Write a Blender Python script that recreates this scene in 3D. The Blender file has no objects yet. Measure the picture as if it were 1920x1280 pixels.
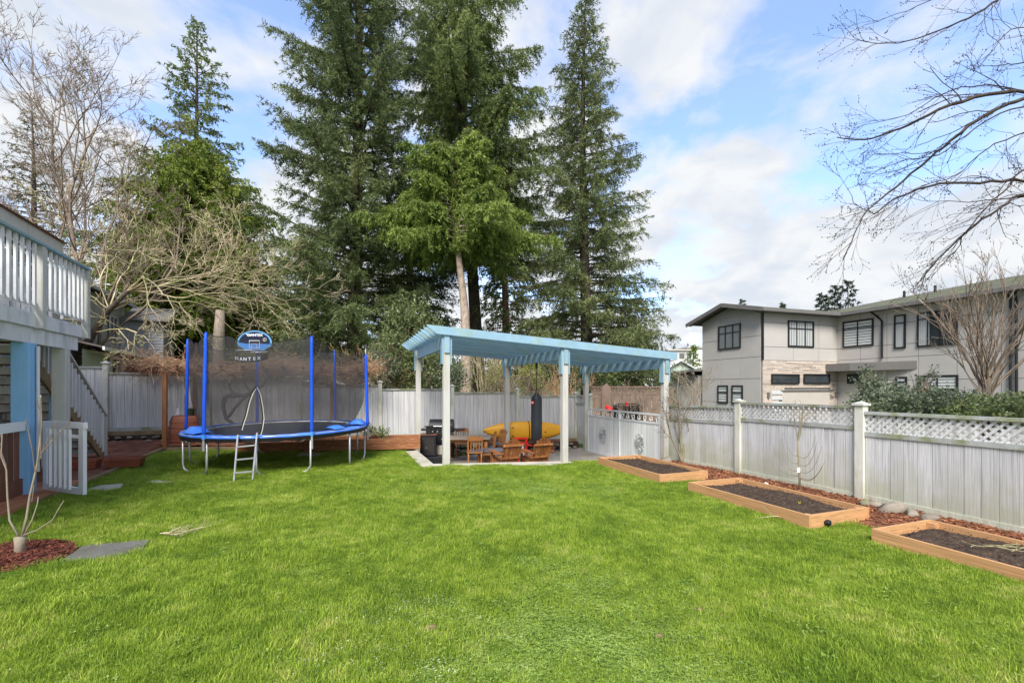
import bpy, bmesh, math, random
import numpy as np
from mathutils import Vector, Matrix
R = math.radians
random.seed(7); rng = np.random.default_rng(7)
scn = bpy.context.scene
C = scn.collection
# ------------------------------------------------------------ camera
EYE = 1.6; F = 844.0; HOR = 725.0
cd = bpy.data.cameras.new('camera'); cam = bpy.data.objects.new('camera', cd); C.objects.link(cam)
cam.location = (0, 0, EYE); cam.rotation_euler = (R(90), 0, 0)
cd.sensor_width = 36; cd.lens = F/1920*36; cd.shift_y = (HOR-640)/1920; cd.clip_start = .05; cd.clip_end = 4000
scn.camera = cam
# ------------------------------------------------------------ light
SUN = Vector((-.10, -.72, .72)).normalized()
w = bpy.data.worlds.new('World'); scn.world = w; w.use_nodes = True
nt = w.node_tree; nt.nodes.clear()
def wn(t, **k):
    n = nt.nodes.new(t)
    for a, b in k.items(): setattr(n, a, b)
    return n
wo = wn('ShaderNodeOutputWorld'); bg = wn('ShaderNodeBackground'); bg.inputs[1].default_value = .15
sky = wn('ShaderNodeTexSky', sky_type='NISHITA', sun_disc=False)
sky.sun_elevation = math.asin(SUN.z); sky.sun_rotation = math.atan2(SUN.x, SUN.y)
sky.air_density = 1.0; sky.dust_density = .6; sky.ozone_density = 2.0
tc = wn('ShaderNodeTexCoord'); sx = wn('ShaderNodeSeparateXYZ'); nt.links.new(tc.outputs['Generated'], sx.inputs[0])
def wm(op, a, b, c=None):
    n = wn('ShaderNodeMath', operation=op)
    for i, v in enumerate((a, b, c)):
        if v is None: continue
        if isinstance(v, (int, float)): n.inputs[i].default_value = v
        else: nt.links.new(v, n.inputs[i])
    return n.outputs[0]
zz = wm('MAXIMUM', sx.outputs['Z'], 0.0); den = wm('ADD', zz, .32)
cx = wm('DIVIDE', sx.outputs['X'], den); cy = wm('DIVIDE', sx.outputs['Y'], den)
cv = wn('ShaderNodeCombineXYZ'); nt.links.new(cx, cv.inputs[0]); nt.links.new(cy, cv.inputs[1]); nt.links.new(zz, cv.inputs[2])
def wnoise(scale, off, det=9, rough=.52, dist=.25):
    mp = wn('ShaderNodeMapping'); mp.inputs['Location'].default_value = off; nt.links.new(cv.outputs[0], mp.inputs[0])
    n = wn('ShaderNodeTexNoise'); n.inputs['Scale'].default_value = scale; n.inputs['Detail'].default_value = det
    n.inputs['Roughness'].default_value = rough; n.inputs['Distortion'].default_value = dist
    nt.links.new(mp.outputs[0], n.inputs['Vector']); return n.outputs[0]
n1 = wnoise(2.3, (1.1, 1.87, 0), 9, .55); n2 = wnoise(4.5, (0, 5, 2), 6, .55)
# more cover towards the horizon
cover = wm('MULTIPLY_ADD', zz, -.36, .18)
msum = wm('ADD', n1, cover)
def wramp(v, stops):
    r = wn('ShaderNodeValToRGB'); nt.links.new(v, r.inputs[0]); e = r.color_ramp.elements
    e[0].position, e[0].color = stops[0][0], stops[0][1]; e[1].position, e[1].color = stops[-1][0], stops[-1][1]
    for p, c in stops[1:-1]:
        q = e.new(p); q.color = c
    return r.outputs[0]
mask = wramp(msum, [(.42, (.14, .14, .14, 1)), (.49, (.65, .65, .65, 1)), (.55, (1, 1, 1, 1))])
ccol = wramp(n2, [(.36, (.80, .85, .93, 1)), (.56, (1, 1, 1, 1))])
cm = wn('ShaderNodeMix', data_type='RGBA', blend_type='MULTIPLY'); cm.inputs[0].default_value = 1
nt.links.new(ccol, cm.inputs[6]); cm.inputs[7].default_value = (3.2, 3.27, 3.35, 1)
skb = wn('ShaderNodeMix', data_type='RGBA', blend_type='MULTIPLY'); skb.inputs[0].default_value = 1
nt.links.new(sky.outputs[0], skb.inputs[6]); skb.inputs[7].default_value = (1.18, 1.24, 1.40, 1)
mx = wn('ShaderNodeMix', data_type='RGBA'); nt.links.new(mask, mx.inputs[0])
nt.links.new(skb.outputs[2], mx.inputs[6]); nt.links.new(cm.outputs[2], mx.inputs[7])
nt.links.new(mx.outputs[2], bg.inputs[0]); nt.links.new(bg.outputs[0], wo.inputs[0])
sl = bpy.data.lights.new('sun', 'SUN'); so = bpy.data.objects.new('sun', sl); C.objects.link(so)
sl.energy = 3.0; sl.angle = R(24); sl.color = (1, .95, .87)
so.rotation_euler = SUN.to_track_quat('Z', 'Y').to_euler(); so.location = (0, -20, 30)
scn.view_settings.view_transform = 'Standard'; scn.view_settings.look = 'None'
scn.view_settings.gamma = 1; scn.view_settings.use_curve_mapping = False; scn.view_settings.exposure = 0.95
scn.render.engine = 'CYCLES'
scn.cycles.transparent_max_bounces = 16; scn.cycles.max_bounces = 6

# ------------------------------------------------------------ materials
MATS = {}
def mat(name, col, rough=.75, var=.14, scale=4.0, col2=None, thr=(.45, .65), sc2=None, bump=.15, bscale=None, streak=None,
        spec=.3, metal=0, rand=.10, emis=None, attr=False, moss=None):
    """procedural paint / wood / stone: two noises for tone, optional second colour in patches, streaked bump"""
    m = bpy.data.materials.new(name); m.use_nodes = True; t = m.node_tree; b = t.nodes['Principled BSDF']
    L = t.links.new
    b.inputs['Roughness'].default_value = rough; b.inputs['Metallic'].default_value = metal
    b.inputs['Specular IOR Level'].default_value = spec
    g = t.nodes.new('ShaderNodeTexCoord'); mp = t.nodes.new('ShaderNodeMapping'); L(g.outputs['Object'], mp.inputs[0])
    oi = t.nodes.new('ShaderNodeObjectInfo')
    ofs = t.nodes.new('ShaderNodeVectorMath'); ofs.operation = 'SCALE'; ofs.inputs[0].default_value = (37, 19, 53); L(oi.outputs['Random'], ofs.inputs[3]); L(ofs.outputs[0], mp.inputs['Location'])
    if streak: mp.inputs['Scale'].default_value = streak
    n = t.nodes.new('ShaderNodeTexNoise'); n.inputs['Scale'].default_value = scale; n.inputs['Detail'].default_value = 6; n.inputs['Roughness'].default_value = .65
    L(mp.outputs[0], n.inputs['Vector'])
    r = t.nodes.new('ShaderNodeMapRange'); r.inputs[1].default_value = .3; r.inputs[2].default_value = .7
    r.inputs[3].default_value = 1-var; r.inputs[4].default_value = 1+var; L(n.outputs[0], r.inputs[0])
    rr = t.nodes.new('ShaderNodeMapRange'); rr.inputs[3].default_value = 1-rand; rr.inputs[4].default_value = 1+rand
    if attr:
        at = t.nodes.new('ShaderNodeAttribute'); at.attribute_name = 'rnd'; L(at.outputs['Fac'], rr.inputs[0])
    else: L(oi.outputs['Random'], rr.inputs[0])
    mu = t.nodes.new('ShaderNodeMath'); mu.operation = 'MULTIPLY'; L(r.outputs[0], mu.inputs[0]); L(rr.outputs[0], mu.inputs[1])
    src = None
    if col2:
        n3 = t.nodes.new('ShaderNodeTexNoise'); n3.inputs['Scale'].default_value = sc2 or scale*.6; n3.inputs['Detail'].default_value = 7
        L(mp.outputs[0], n3.inputs['Vector'])
        q = t.nodes.new('ShaderNodeMapRange'); q.inputs[1].default_value = thr[0]; q.inputs[2].default_value = thr[1]; L(n3.outputs[0], q.inputs[0])
        x = t.nodes.new('ShaderNodeMix'); x.data_type = 'RGBA'; L(q.outputs[0], x.inputs[0])
        x.inputs[6].default_value = (*col, 1); x.inputs[7].default_value = (*col2, 1); src = x.outputs[2]
    if moss:   # (colour, height it reaches above the world zero, fade) - grime that rises from the soil
        gg = t.nodes.new('ShaderNodeNewGeometry'); s3 = t.nodes.new('ShaderNodeSeparateXYZ'); L(gg.outputs['Position'], s3.inputs[0])
        n4 = t.nodes.new('ShaderNodeTexNoise'); n4.inputs['Scale'].default_value = 3; n4.inputs['Detail'].default_value = 6; L(gg.outputs['Position'], n4.inputs['Vector'])
        ad = t.nodes.new('ShaderNodeMath'); ad.operation = 'MULTIPLY_ADD'; ad.inputs[1].default_value = -moss[2]*2.2; L(n4.outputs[0], ad.inputs[0]); L(s3.outputs['Z'], ad.inputs[2])
        q = t.nodes.new('ShaderNodeMapRange'); q.inputs[1].default_value = moss[1]-moss[2]; q.inputs[2].default_value = moss[1]-moss[2]*2.2; q.inputs[4].default_value = moss[3] if len(moss) > 3 else .8
        L(ad.outputs[0], q.inputs[0])
        x = t.nodes.new('ShaderNodeMix'); x.data_type = 'RGBA'; L(q.outputs[0], x.inputs[0])
        if src: L(src, x.inputs[6])
        else: x.inputs[6].default_value = (*col, 1)
        x.inputs[7].default_value = (*moss[0], 1); src = x.outputs[2]
    v = t.nodes.new('ShaderNodeVectorMath'); v.operation = 'SCALE'
    if src: L(src, v.inputs[0])
    else: v.inputs[0].default_value = col
    L(mu.outputs[0], v.inputs[3]); L(v.outputs[0], b.inputs['Base Color'])
    if bump:
        n2 = t.nodes.new('ShaderNodeTexNoise'); n2.inputs['Scale'].default_value = bscale or scale*6; n2.inputs['Detail'].default_value = 5; L(mp.outputs[0], n2.inputs['Vector'])
        bp = t.nodes.new('ShaderNodeBump'); bp.inputs['Strength'].default_value = bump; bp.inputs['Distance'].default_value = .02
        L(n2.outputs[0], bp.inputs['Height']); L(bp.outputs[0], b.inputs['Normal'])
    if emis: b.inputs['Emission Color'].default_value = (*emis[0], 1); b.inputs['Emission Strength'].default_value = emis[1]
    MATS[name] = m; return m
def leafmat(name, c1, c2, c3=None, scale=.5, rand=.35, trans=.33, rough=.6, fine=2.5):
    m = bpy.data.materials.new(name); m.use_nodes = True; t = m.node_tree; t.nodes.clear(); L = t.links.new
    o = t.nodes.new('ShaderNodeOutputMaterial'); g = t.nodes.new('ShaderNodeNewGeometry')
    n = t.nodes.new('ShaderNodeTexNoise'); n.inputs['Scale'].default_value = scale; n.inputs['Detail'].default_value = 4; L(g.outputs['Position'], n.inputs['Vector'])
    n5 = t.nodes.new('ShaderNodeTexNoise'); n5.inputs['Scale'].default_value = fine; n5.inputs['Detail'].default_value = 2; L(g.outputs['Position'], n5.inputs['Vector'])
    av = t.nodes.new('ShaderNodeMath'); av.operation = 'ADD'; L(n.outputs[0], av.inputs[0]); L(n5.outputs[0], av.inputs[1])
    r = t.nodes.new('ShaderNodeValToRGB'); hf = t.nodes.new('ShaderNodeMath'); hf.operation = 'MULTIPLY'; hf.inputs[1].default_value = .5; L(av.outputs[0], hf.inputs[0]); L(hf.outputs[0], r.inputs[0])
    e = r.color_ramp.elements; e[0].position = .36; e[0].color = (*c1, 1); e[1].position = .58; e[1].color = (*c2, 1)
    if c3: q = e.new(.68); q.color = (*c3, 1)
    at = t.nodes.new('ShaderNodeAttribute'); at.attribute_name = 'rnd'
    rr = t.nodes.new('ShaderNodeMapRange'); rr.inputs[3].default_value = 1-rand; rr.inputs[4].default_value = 1+rand; L(at.outputs['Fac'], rr.inputs[0])
    v = t.nodes.new('ShaderNodeVectorMath'); v.operation = 'SCALE'; L(r.outputs[0], v.inputs[0]); L(rr.outputs[0], v.inputs[3])
    d = t.nodes.new('ShaderNodeBsdfPrincipled'); d.inputs['Roughness'].default_value = rough; d.inputs['Specular IOR Level'].default_value = .25; L(v.outputs[0], d.inputs['Base Color'])
    tr = t.nodes.new('ShaderNodeBsdfTranslucent'); L(v.outputs[0], tr.inputs[0])
    mi = t.nodes.new('ShaderNodeMixShader'); mi.inputs[0].default_value = trans; L(d.outputs[0], mi.inputs[1]); L(tr.outputs[0], mi.inputs[2]); L(mi.outputs[0], o.inputs[0])
    MATS[name] = m; return m
def netmat(name, col, alpha):
    m = bpy.data.materials.new(name); m.use_nodes = True; t = m.node_tree; t.nodes.clear(); L = t.links.new
    o = t.nodes.new('ShaderNodeOutputMaterial'); d = t.nodes.new('ShaderNodeBsdfDiffuse'); d.inputs[0].default_value = (*col, 1)
    tr = t.nodes.new('ShaderNodeBsdfTransparent'); mi = t.nodes.new('ShaderNodeMixShader')
    g = t.nodes.new('ShaderNodeTexCoord'); mp = t.nodes.new('ShaderNodeMapping'); mp.inputs['Scale'].default_value = (1, 1, .5); L(g.outputs['Object'], mp.inputs[0])
    n = t.nodes.new('ShaderNodeTexNoise'); n.inputs['Scale'].default_value = 3; n.inputs['Detail'].default_value = 4; L(mp.outputs[0], n.inputs['Vector'])
    r = t.nodes.new('ShaderNodeMapRange'); r.inputs[1].default_value = .3; r.inputs[2].default_value = .7; r.inputs[3].default_value = alpha-.1; r.inputs[4].default_value = alpha+.1
    L(n.outputs[0], r.inputs[0]); L(r.outputs[0], mi.inputs[0]); L(tr.outputs[0], mi.inputs[1]); L(d.outputs[0], mi.inputs[2]); L(mi.outputs[0], o.inputs[0]); return m
def glassmat(name, col=(.03, .035, .04), rough=.06):
    m = mat(name, col, rough, .2, 1.5, bump=0, spec=.8, rand=.25); return m

MOSS = (.16, .19, .07)
m_white = mat('white_paint', (.53, .515, .475), .6, .08, 3, (.47, .45, .36), (.5, .7), bump=.12, streak=(3, 3, .6), moss=((.36, .37, .24), .1, .35, .6))
m_whitec = mat('clean_white_paint', (.70, .70, .70), .5, .05, 3, bump=.05)
m_grayp = mat('grey_white_paint', (.70, .70, .70), .65, .09, 3, (.44, .44, .44), (.5, .75), bump=.12, streak=(3, 3, .7))
m_blue = mat('sky_blue_paint', (.235, .375, .465), .6, .10, 3, (.26, .36, .30), (.52, .70), bump=.15, streak=(1.5, 1.5, 1.5))
m_blued = mat('blue_paint_bright', (.22, .44, .68), .6, .08, 3, (.28, .50, .70), (.5, .7), bump=.12, streak=(2, 2, .5))
m_fence = mat('weathered_fence_paint', (.615, .61, .60), .75, .16, 4, (.36, .36, .36), (.47, .70), sc2=3, bump=.2, streak=(5, 5, .5), rand=.10, moss=((.42, .43, .30), .48, .50, .75))
m_fenceb = mat('back_fence_paint', (.63, .62, .615), .75, .16, 4, (.35, .35, .36), (.46, .70), sc2=3, bump=.2, streak=(5, 5, .5), rand=.06, moss=((.33, .34, .2), .2, .3, .5))
m_rail = mat('mossy_rail_paint', (.38, .39, .37), .8, .12, 5, (.24, .26, .15), (.48, .62), bump=.2)
m_cap = mat('cream_post_paint', (.60, .59, .52), .7, .1, 5, (.42, .43, .28), (.5, .7), bump=.15, streak=(2, 2, .6), moss=((.34, .35, .2), .1, .3, .6))
m_cedar = mat('new_cedar_board', (.53, .29, .13), .7, .25, 3.5, (.34, .18, .08), (.52, .74), sc2=8, bump=.12, streak=(1, 1, 5), rand=.08)
m_redwood = mat('stained_timber', (.30, .12, .05), .6, .2, 4, (.42, .2, .09), (.5, .7), sc2=7, bump=.15, streak=(1, 1, 4))
m_browns = mat('brown_slat', (.17, .07, .04), .6, .2, 4, bump=.15, streak=(3, 3, .6), rand=.25)
m_orange = mat('orange_stained_post', (.30, .125, .05), .6, .16, 4, (.24, .08, .03), (.5, .7), bump=.15, streak=(3, 3, .5))
m_edge = mat('edging_timber', (.26, .18, .10), .8, .2, 5, (.14, .12, .05), (.5, .7), bump=.2)
m_soil = mat('garden_soil', (.062, .040, .025), .95, .5, 9, (.14, .095, .06), (.55, .7), sc2=30, bump=1.0, bscale=38)
m_mulch = mat('bark_mulch', (.22, .085, .040), .9, .4, 14, (.09, .035, .02), (.45, .6), sc2=26, bump=.8, bscale=40)
m_chip = mat('bark_chip', (.26, .10, .045), .85, .3, 8, bump=.1, attr=True, rand=.5)
m_chipd = mat('dark_bark_chip', (.13, .038, .022), .85, .3, 8, bump=.1, attr=True, rand=.55)
m_conc = mat('concrete', (.34, .30, .25), .85, .14, 3, (.22, .2, .15), (.5, .7), bump=.3, bscale=30)
m_concl = mat('light_concrete', (.48, .43, .35), .85, .12, 3, (.34, .33, .24), (.5, .7), bump=.3, bscale=30)
m_brick = mat('red_paver', (.30, .12, .07), .85, .2, 4, (.2, .1, .06), (.5, .7), bump=.3, rand=.25)
m_joint = mat('sandy_joint', (.16, .10, .06), .95, .2, 5, bump=.3)
m_stone = mat('field_stone', (.27, .23, .18), .85, .25, 5, (.14, .17, .06), (.5, .68), bump=.5, rand=.25)
m_slate = mat('slate_slab', (.13, .125, .11), .8, .18, 4, (.09, .085, .05), (.5, .7), bump=.4)
m_bark = mat('tree_bark', (.11, .085, .062), .9, .35, 3, (.06, .05, .04), (.45, .65), bump=.8, streak=(4, 4, .8))
m_barkl = mat('pale_tree_bark', (.40, .32, .25), .85, .25, 2.5, (.24, .19, .14), (.48, .62), sc2=5, bump=.6, streak=(2, 2, 1))
m_barkr = mat('reddish_tree_bark', (.17, .09, .06), .9, .3, 3, bump=.8, streak=(4, 4, .8))
m_twig = mat('grey_brown_twig', (.25, .19, .14), .85, .25, 3, bump=0, rand=.3, attr=True)
m_lichen = mat('lichen_twig', (.50, .41, .26), .9, .25, 2, (.34, .33, .15), (.45, .65), bump=0, rand=.3, attr=True)
m_dark = mat('dark_twig', (.060, .045, .035), .85, .25, 3, bump=0, rand=.3, attr=True)
m_vine = mat('dry_vine', (.50, .31, .18), .85, .25, 3, (.34, .19, .10), (.45, .65), bump=0, rand=.4, attr=True)
m_vined = mat('vine_trunk', (.05, .04, .035), .9, .3, 3, bump=.3)
m_fruit = mat('smooth_young_bark', (.27, .22, .16), .7, .15, 5, (.24, .24, .14), (.5, .7), bump=.2)
m_steel = mat('galvanised_steel', (.46, .47, .47), .4, .12, 6, spec=.5, metal=.55, bump=.05)
m_bluefoam = mat('blue_foam_sleeve', (.012, .085, .58), .55, .08, 6, bump=.25, bscale=30)
m_bluepad = mat('blue_vinyl_pad', (.045, .17, .62), .45, .12, 4, (.1, .26, .7), (.5, .7), bump=.3, bscale=8)
m_tramp = mat('black_jump_mat', (.022, .022, .024), .8, .2, 5, bump=.1)
m_black = mat('black_plastic', (.015, .015, .017), .45, .2, 5, bump=.05)
m_blackr = mat('black_leather', (.028, .032, .038), .42, .2, 3, bump=.15)
m_net = netmat('black_netting', (.07, .068, .068), .48)
m_cream = mat('cream_webbing', (.62, .58, .50), .7, .1, 6, bump=0)
m_brdblue = mat('board_blue', (.06, .27, .72), .4, .03, 3, bump=0)
m_brdnavy = mat('board_navy', (.012, .016, .035), .4, .03, 3, bump=0)
m_print = mat('white_print', (.75, .78, .82), .5, .02, 3, bump=0)
m_yellow = mat('yellow_polyethylene', (.75, .36, .025), .4, .08, 2, bump=.03)
m_chair = mat('varnished_pine', (.38, .16, .05), .45, .15, 6, bump=.05, rand=.12)
m_teak = mat('adirondack_wood', (.25, .095, .03), .5, .25, 6, (.42, .22, .1), (.55, .7), bump=.1, streak=(6, 6, 1), rand=.2)
m_red = mat('red_plastic', (.62, .02, .02), .4, .05, 4, bump=0)
m_pink = mat('dusty_table_top', (.30, .23, .17), .7, .15, 6, bump=.1, streak=(1, 8, 1))
m_greyc = mat('grey_cushion', (.14, .15, .18), .9, .2, 5, bump=.2)
m_terra = mat('terracotta_plastic', (.26, .075, .04), .55, .12, 5, bump=.1)
m_barrel = mat('barrel_brown', (.20, .065, .035), .6, .15, 5, bump=.15)
m_lid = mat('lime_lid', (.40, .46, .16), .5, .1, 4, bump=0)
m_hwall = mat('warm_grey_panel', (.45, .425, .39), .8, .05, 1.2, bump=.08, rand=.03)
m_hjoint = mat('panel_joint', (.20, .195, .185), .85, .1, 2, bump=0)
m_hfascia = mat('taupe_fascia', (.15, .14, .13), .6, .08, 2, bump=0)
m_hroof = mat('mossy_shingle', (.10, .095, .07), .9, .3, 3, (.12, .14, .05), (.45, .65), bump=.4)
m_hframe = mat('black_window_frame', (.018, .018, .02), .45, .1, 4, bump=0)
m_blind = mat('white_blind', (.60, .62, .60), .7, .05, 3, bump=0)
m_curt = mat('sheer_curtain', (.42, .43, .42), .9, .15, 8, bump=0, streak=(8, 8, .4))
m_ledge = mat('ledge_stone', (.50, .42, .35), .85, .2, 4, bump=.3, rand=.22)
m_garage = mat('garage_door_paint', (.46, .42, .37), .7, .05, 2, bump=0)
m_glass = glassmat('dark_glass', (.035, .042, .045))
m_glassg = glassmat('grey_glass', (.12, .14, .14), .1)
m_siding = mat('grey_lap_siding', (.52, .52, .49), .75, .06, 2, bump=.05)
m_sidingd = mat('bluegrey_lap_siding', (.40, .41, .43), .75, .06, 2, bump=.05)
m_roofb = mat('brown_roof', (.10, .085, .08), .9, .25, 4, bump=.3)
m_farw = mat('far_white_wall', (.60, .60, .58), .8, .08, 1, bump=0)
m_mint = mat('mint_siding', (.42, .50, .42), .8, .06, 2, bump=0)
m_brownf = mat('brown_fence_wood', (.20, .14, .105), .85, .2, 4, bump=.2, rand=.15)
m_lawnbase = mat('lawn_soil', (.10, .16, .028), .95, .35, 2.2, (.12, .14, .035), (.5, .7), bump=.6, bscale=30)
m_field = mat('far_ground', (.07, .09, .04), .95, .3, .05, bump=0)
m_clod = mat('dry_leaf_clump', (.30, .17, .12), .9, .3, 20, bump=.5)
m_tag = mat('white_tag', (.75, .74, .72), .6, .03, 3, bump=0)
m_grassm = leafmat('grass_blade', (.170, .27, .024), (.30, .41, .042), (.46, .51, .11), scale=1.3, rand=.45, trans=.35, fine=7)
e_ = [n for n in m_grassm.node_tree.nodes if n.type == 'VALTORGB'][0].color_ramp.elements; e_[0].position = .39; e_[1].position = .54; e_[2].position = .66
m_cloverm = leafmat('clover_leaf', (.19, .29, .045), (.28, .39, .08), (.38, .46, .15), scale=1.5, rand=.3, trans=.25, fine=6)
m_flower = mat('tiny_white_flower', (.62, .66, .42), .8, .05, 3, bump=0)
m_firA = leafmat('grey_green_needles', (.085, .120, .042), (.185, .225, .085), (.32, .34, .15), rand=.45)
m_firB = leafmat('green_needles', (0.101, 0.142, 0.047), (0.209, 0.257, 0.081), (0.338, 0.351, 0.121), rand=.45)
m_firC = leafmat('bright_green_needles', (0.121, 0.178, 0.034), (0.236, 0.310, 0.063), (0.356, 0.402, 0.103), rand=.4)
m_firD = leafmat('olive_needles', (.090, .120, .042), (.19, .22, .085), (.31, .32, .14), rand=.45)
m_cedarL = leafmat('cedar_foliage', (0.110, 0.160, 0.024), (0.231, 0.286, 0.044), (0.341, 0.341, 0.077), rand=.4)
m_brownL = leafmat('brownish_needles', (0.108, 0.102, 0.054), (0.180, 0.156, 0.084), None, rand=.4)
m_holly = leafmat('broad_leaf', (.10, .135, .045), (.21, .25, .10), (.34, .36, .18), scale=1.2, rand=.45, rough=.35)
m_hollyg = leafmat('glossy_grey_leaf', (.10, .13, .07), (.21, .245, .15), (.34, .36, .25), scale=1.2, rand=.5, rough=.3)
m_yell = leafmat('yellow_green_leaf', (.20, .24, .05), (.35, .36, .09), None, scale=1.2, rand=.35)
m_farT = leafmat('far_needles', (.035, .055, .038), (.075, .095, .06), None, scale=.1, rand=.35)

# ------------------------------------------------------------ mesh helpers
class MB:
    def __init__(s): s.v = []; s.f = []
    def add(s, vs, fs):
        o = len(s.v); s.v += [tuple(v) for v in vs]; s.f += [tuple(i+o for i in f) for f in fs]; return s
    def box(s, c, d, rz=0, M=None):
        c = Vector(c); hx, hy, hz = d[0]/2, d[1]/2, d[2]/2
        ca, sa = math.cos(rz), math.sin(rz); vs = []
        for z in (-hz, hz):
            for x, y in ((-hx, -hy), (hx, -hy), (hx, hy), (-hx, hy)):
                vs.append(c+Vector((x*ca-y*sa, x*sa+y*ca, z)))
        if M: vs = [M @ v for v in vs]
        return s.add(vs, [(3, 2, 1, 0), (4, 5, 6, 7), (0, 1, 5, 4), (1, 2, 6, 5), (2, 3, 7, 6), (3, 0, 4, 7)])
    def beam(s, a, b, w, h, up=(0, 0, 1)):
        a, b = Vector(a), Vector(b); d = (b-a).normalized(); up = Vector(up)
        x = d.cross(up)
        if x.length < 1e-4: x = d.cross(Vector((0, 1, 0)))
        x.normalize(); y = x.cross(d).normalized(); x *= w/2; y *= h/2
        vs = [a-x-y, a+x-y, a+x+y, a-x+y, b-x-y, b+x-y, b+x+y, b-x+y]
        return s.add(vs, [(3, 2, 1, 0), (4, 5, 6, 7), (0, 1, 5, 4), (1, 2, 6, 5), (2, 3, 7, 6), (3, 0, 4, 7)])
    def tube(s, pts, r, n=8, caps=True):
        pts = [Vector(p) for p in pts]; k = len(pts)
        rs = r if isinstance(r, (list, tuple)) else [r]*k
        o = len(s.v); prev = None
        for i, p in enumerate(pts):
            d = (pts[min(i+1, k-1)]-pts[max(i-1, 0)]).normalized()
            if prev is None:
                x = d.cross(Vector((0, 0, 1)));  x = x if x.length > .05 else d.cross(Vector((1, 0, 0)))
            else: x = prev-d*prev.dot(d)
            x.normalize(); prev = x; y = d.cross(x)
            for j in range(n):
                a = 2*math.pi*j/n; s.v.append(tuple(p+(x*math.cos(a)+y*math.sin(a))*rs[i]))
        for i in range(k-1):
            for j in range(n):
                a = o+i*n+j; b = o+i*n+(j+1) % n; s.f.append((a, b, b+n, a+n))
        if caps: s.f.append(tuple(o+j for j in range(n))[::-1]); s.f.append(tuple(o+(k-1)*n+j for j in range(n)))
        return s
    def lathe(s, prof, c=(0, 0, 0), n=16, M=None):
        o = len(s.v); k = len(prof)
        for r, z in prof:
            for j in range(n):
                a = 2*math.pi*j/n; v = Vector((c[0]+r*math.cos(a), c[1]+r*math.sin(a), c[2]+z)); s.v.append(tuple(M @ v if M else v))
        for i in range(k-1):
            for j in range(n):
                a = o+i*n+j; b = o+i*n+(j+1) % n; s.f.append((a, b, b+n, a+n))
        s.f.append(tuple(o+j for j in range(n))[::-1]); s.f.append(tuple(o+(k-1)*n+j for j in range(n))); return s
    def prism(s, poly, vec):   # poly: list of 3-D points, extruded by vec
        n = len(poly); vec = Vector(vec); vs = [Vector(p) for p in poly]+[Vector(p)+vec for p in poly]
        return s.add(vs, [tuple(range(n))[::-1], tuple(range(n, 2*n))]+[(i, (i+1) % n, (i+1) % n+n, i+n) for i in range(n)])
    def quad(s, a, b, c, d): return s.add([a, b, c, d], [(0, 1, 2, 3)])
    def mesh(s, name, m=None, off=None, smooth=False):
        me = bpy.data.meshes.new(name)
        vs = s.v if off is None else [(v[0]-off[0], v[1]-off[1], v[2]-off[2]) for v in s.v]
        me.from_pydata(vs, [], s.f); me.update()
        if m: me.materials.append(m)
        if smooth: me.polygons.foreach_set('use_smooth', [True]*len(me.polygons))
        return me
    def build(s, name, m, parent=None, smooth=False, bevel=0, **k):
        off = wloc(parent) if parent else None
        me = s.mesh(name, m, off, smooth)
        if bevel:
            b = bmesh.new(); b.from_mesh(me); bmesh.ops.bevel(b, geom=b.edges[:], offset=bevel, segments=1, affect='EDGES'); b.to_mesh(me); b.free()
        return link(name, me, parent, **k)
def wloc(o):
    v = Vector(o.location)
    while o.parent: o = o.parent; v += Vector(o.location)
    return v
def link(name, data, parent=None, label=None, cat=None, group=None, kind=None):
    o = bpy.data.objects.new(name, data); C.objects.link(o)
    if parent: o.parent = parent
    return tag(o, label, cat, group, kind)
def tag(o, label=None, cat=None, group=None, kind=None):
    if label: o['label'] = label
    if cat: o['category'] = cat
    if group: o['group'] = group
    if kind: o['kind'] = kind
    return o
def thing(name, label, cat, loc=(0, 0, 0), group=None):
    o = bpy.data.objects.new(name, None); C.objects.link(o); o.location = loc; o.empty_display_size = .1
    return tag(o, label, cat, group)
def dup(o, parent=None):
    c = o.copy(); C.objects.link(c); c.parent = parent
    for ch in list(o.children): dup(ch, c)
    return c
def place(o, loc, rz=0, label=None):
    o.location = loc; o.rotation_euler = (0, 0, rz)
    if label: o['label'] = label
    return o
UNIT = MB().box((0, 0, 0), (1, 1, 1))
_um = {}
def piece(name, m, parent, c, d, rz=0, tilt=None):
    """one shared-mesh board / brick / stone, as its own object"""
    if m.name not in _um: _um[m.name] = UNIT.mesh('piece_'+m.name, m)
    o = bpy.data.objects.new(name, _um[m.name]); C.objects.link(o)
    off = wloc(parent) if parent else Vector((0, 0, 0)); o.parent = parent
    o.location = Vector(c)-off; o.scale = d; o.rotation_euler = (tilt[0], tilt[1], rz) if tilt else (0, 0, rz)
    return o
def soup(name, V, T, m, parent=None, rnd=None, **k):
    """big mesh from numpy arrays (V: n,3 ; T: m,3)"""
    V = np.asarray(V, dtype=np.float32); T = np.asarray(T, dtype=np.int32)
    if parent: V = V-np.array(wloc(parent), dtype=np.float32)
    me = bpy.data.meshes.new(name); me.vertices.add(len(V)); me.vertices.foreach_set('co', V.ravel())
    me.loops.add(T.size); me.loops.foreach_set('vertex_index', T.ravel())
    kk = T.shape[1]; me.polygons.add(len(T)); me.polygons.foreach_set('loop_start', np.arange(0, T.size, kk, dtype=np.int32))
    me.polygons.foreach_set('loop_total', np.full(len(T), kk, dtype=np.int32))
    if rnd is not None:
        a = me.attributes.new('rnd', 'FLOAT', 'FACE'); a.data.foreach_set('value', np.asarray(rnd, dtype=np.float32))
    me.update(calc_edges=True); me.materials.append(m)
    return link(name, me, parent, **k)
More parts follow.
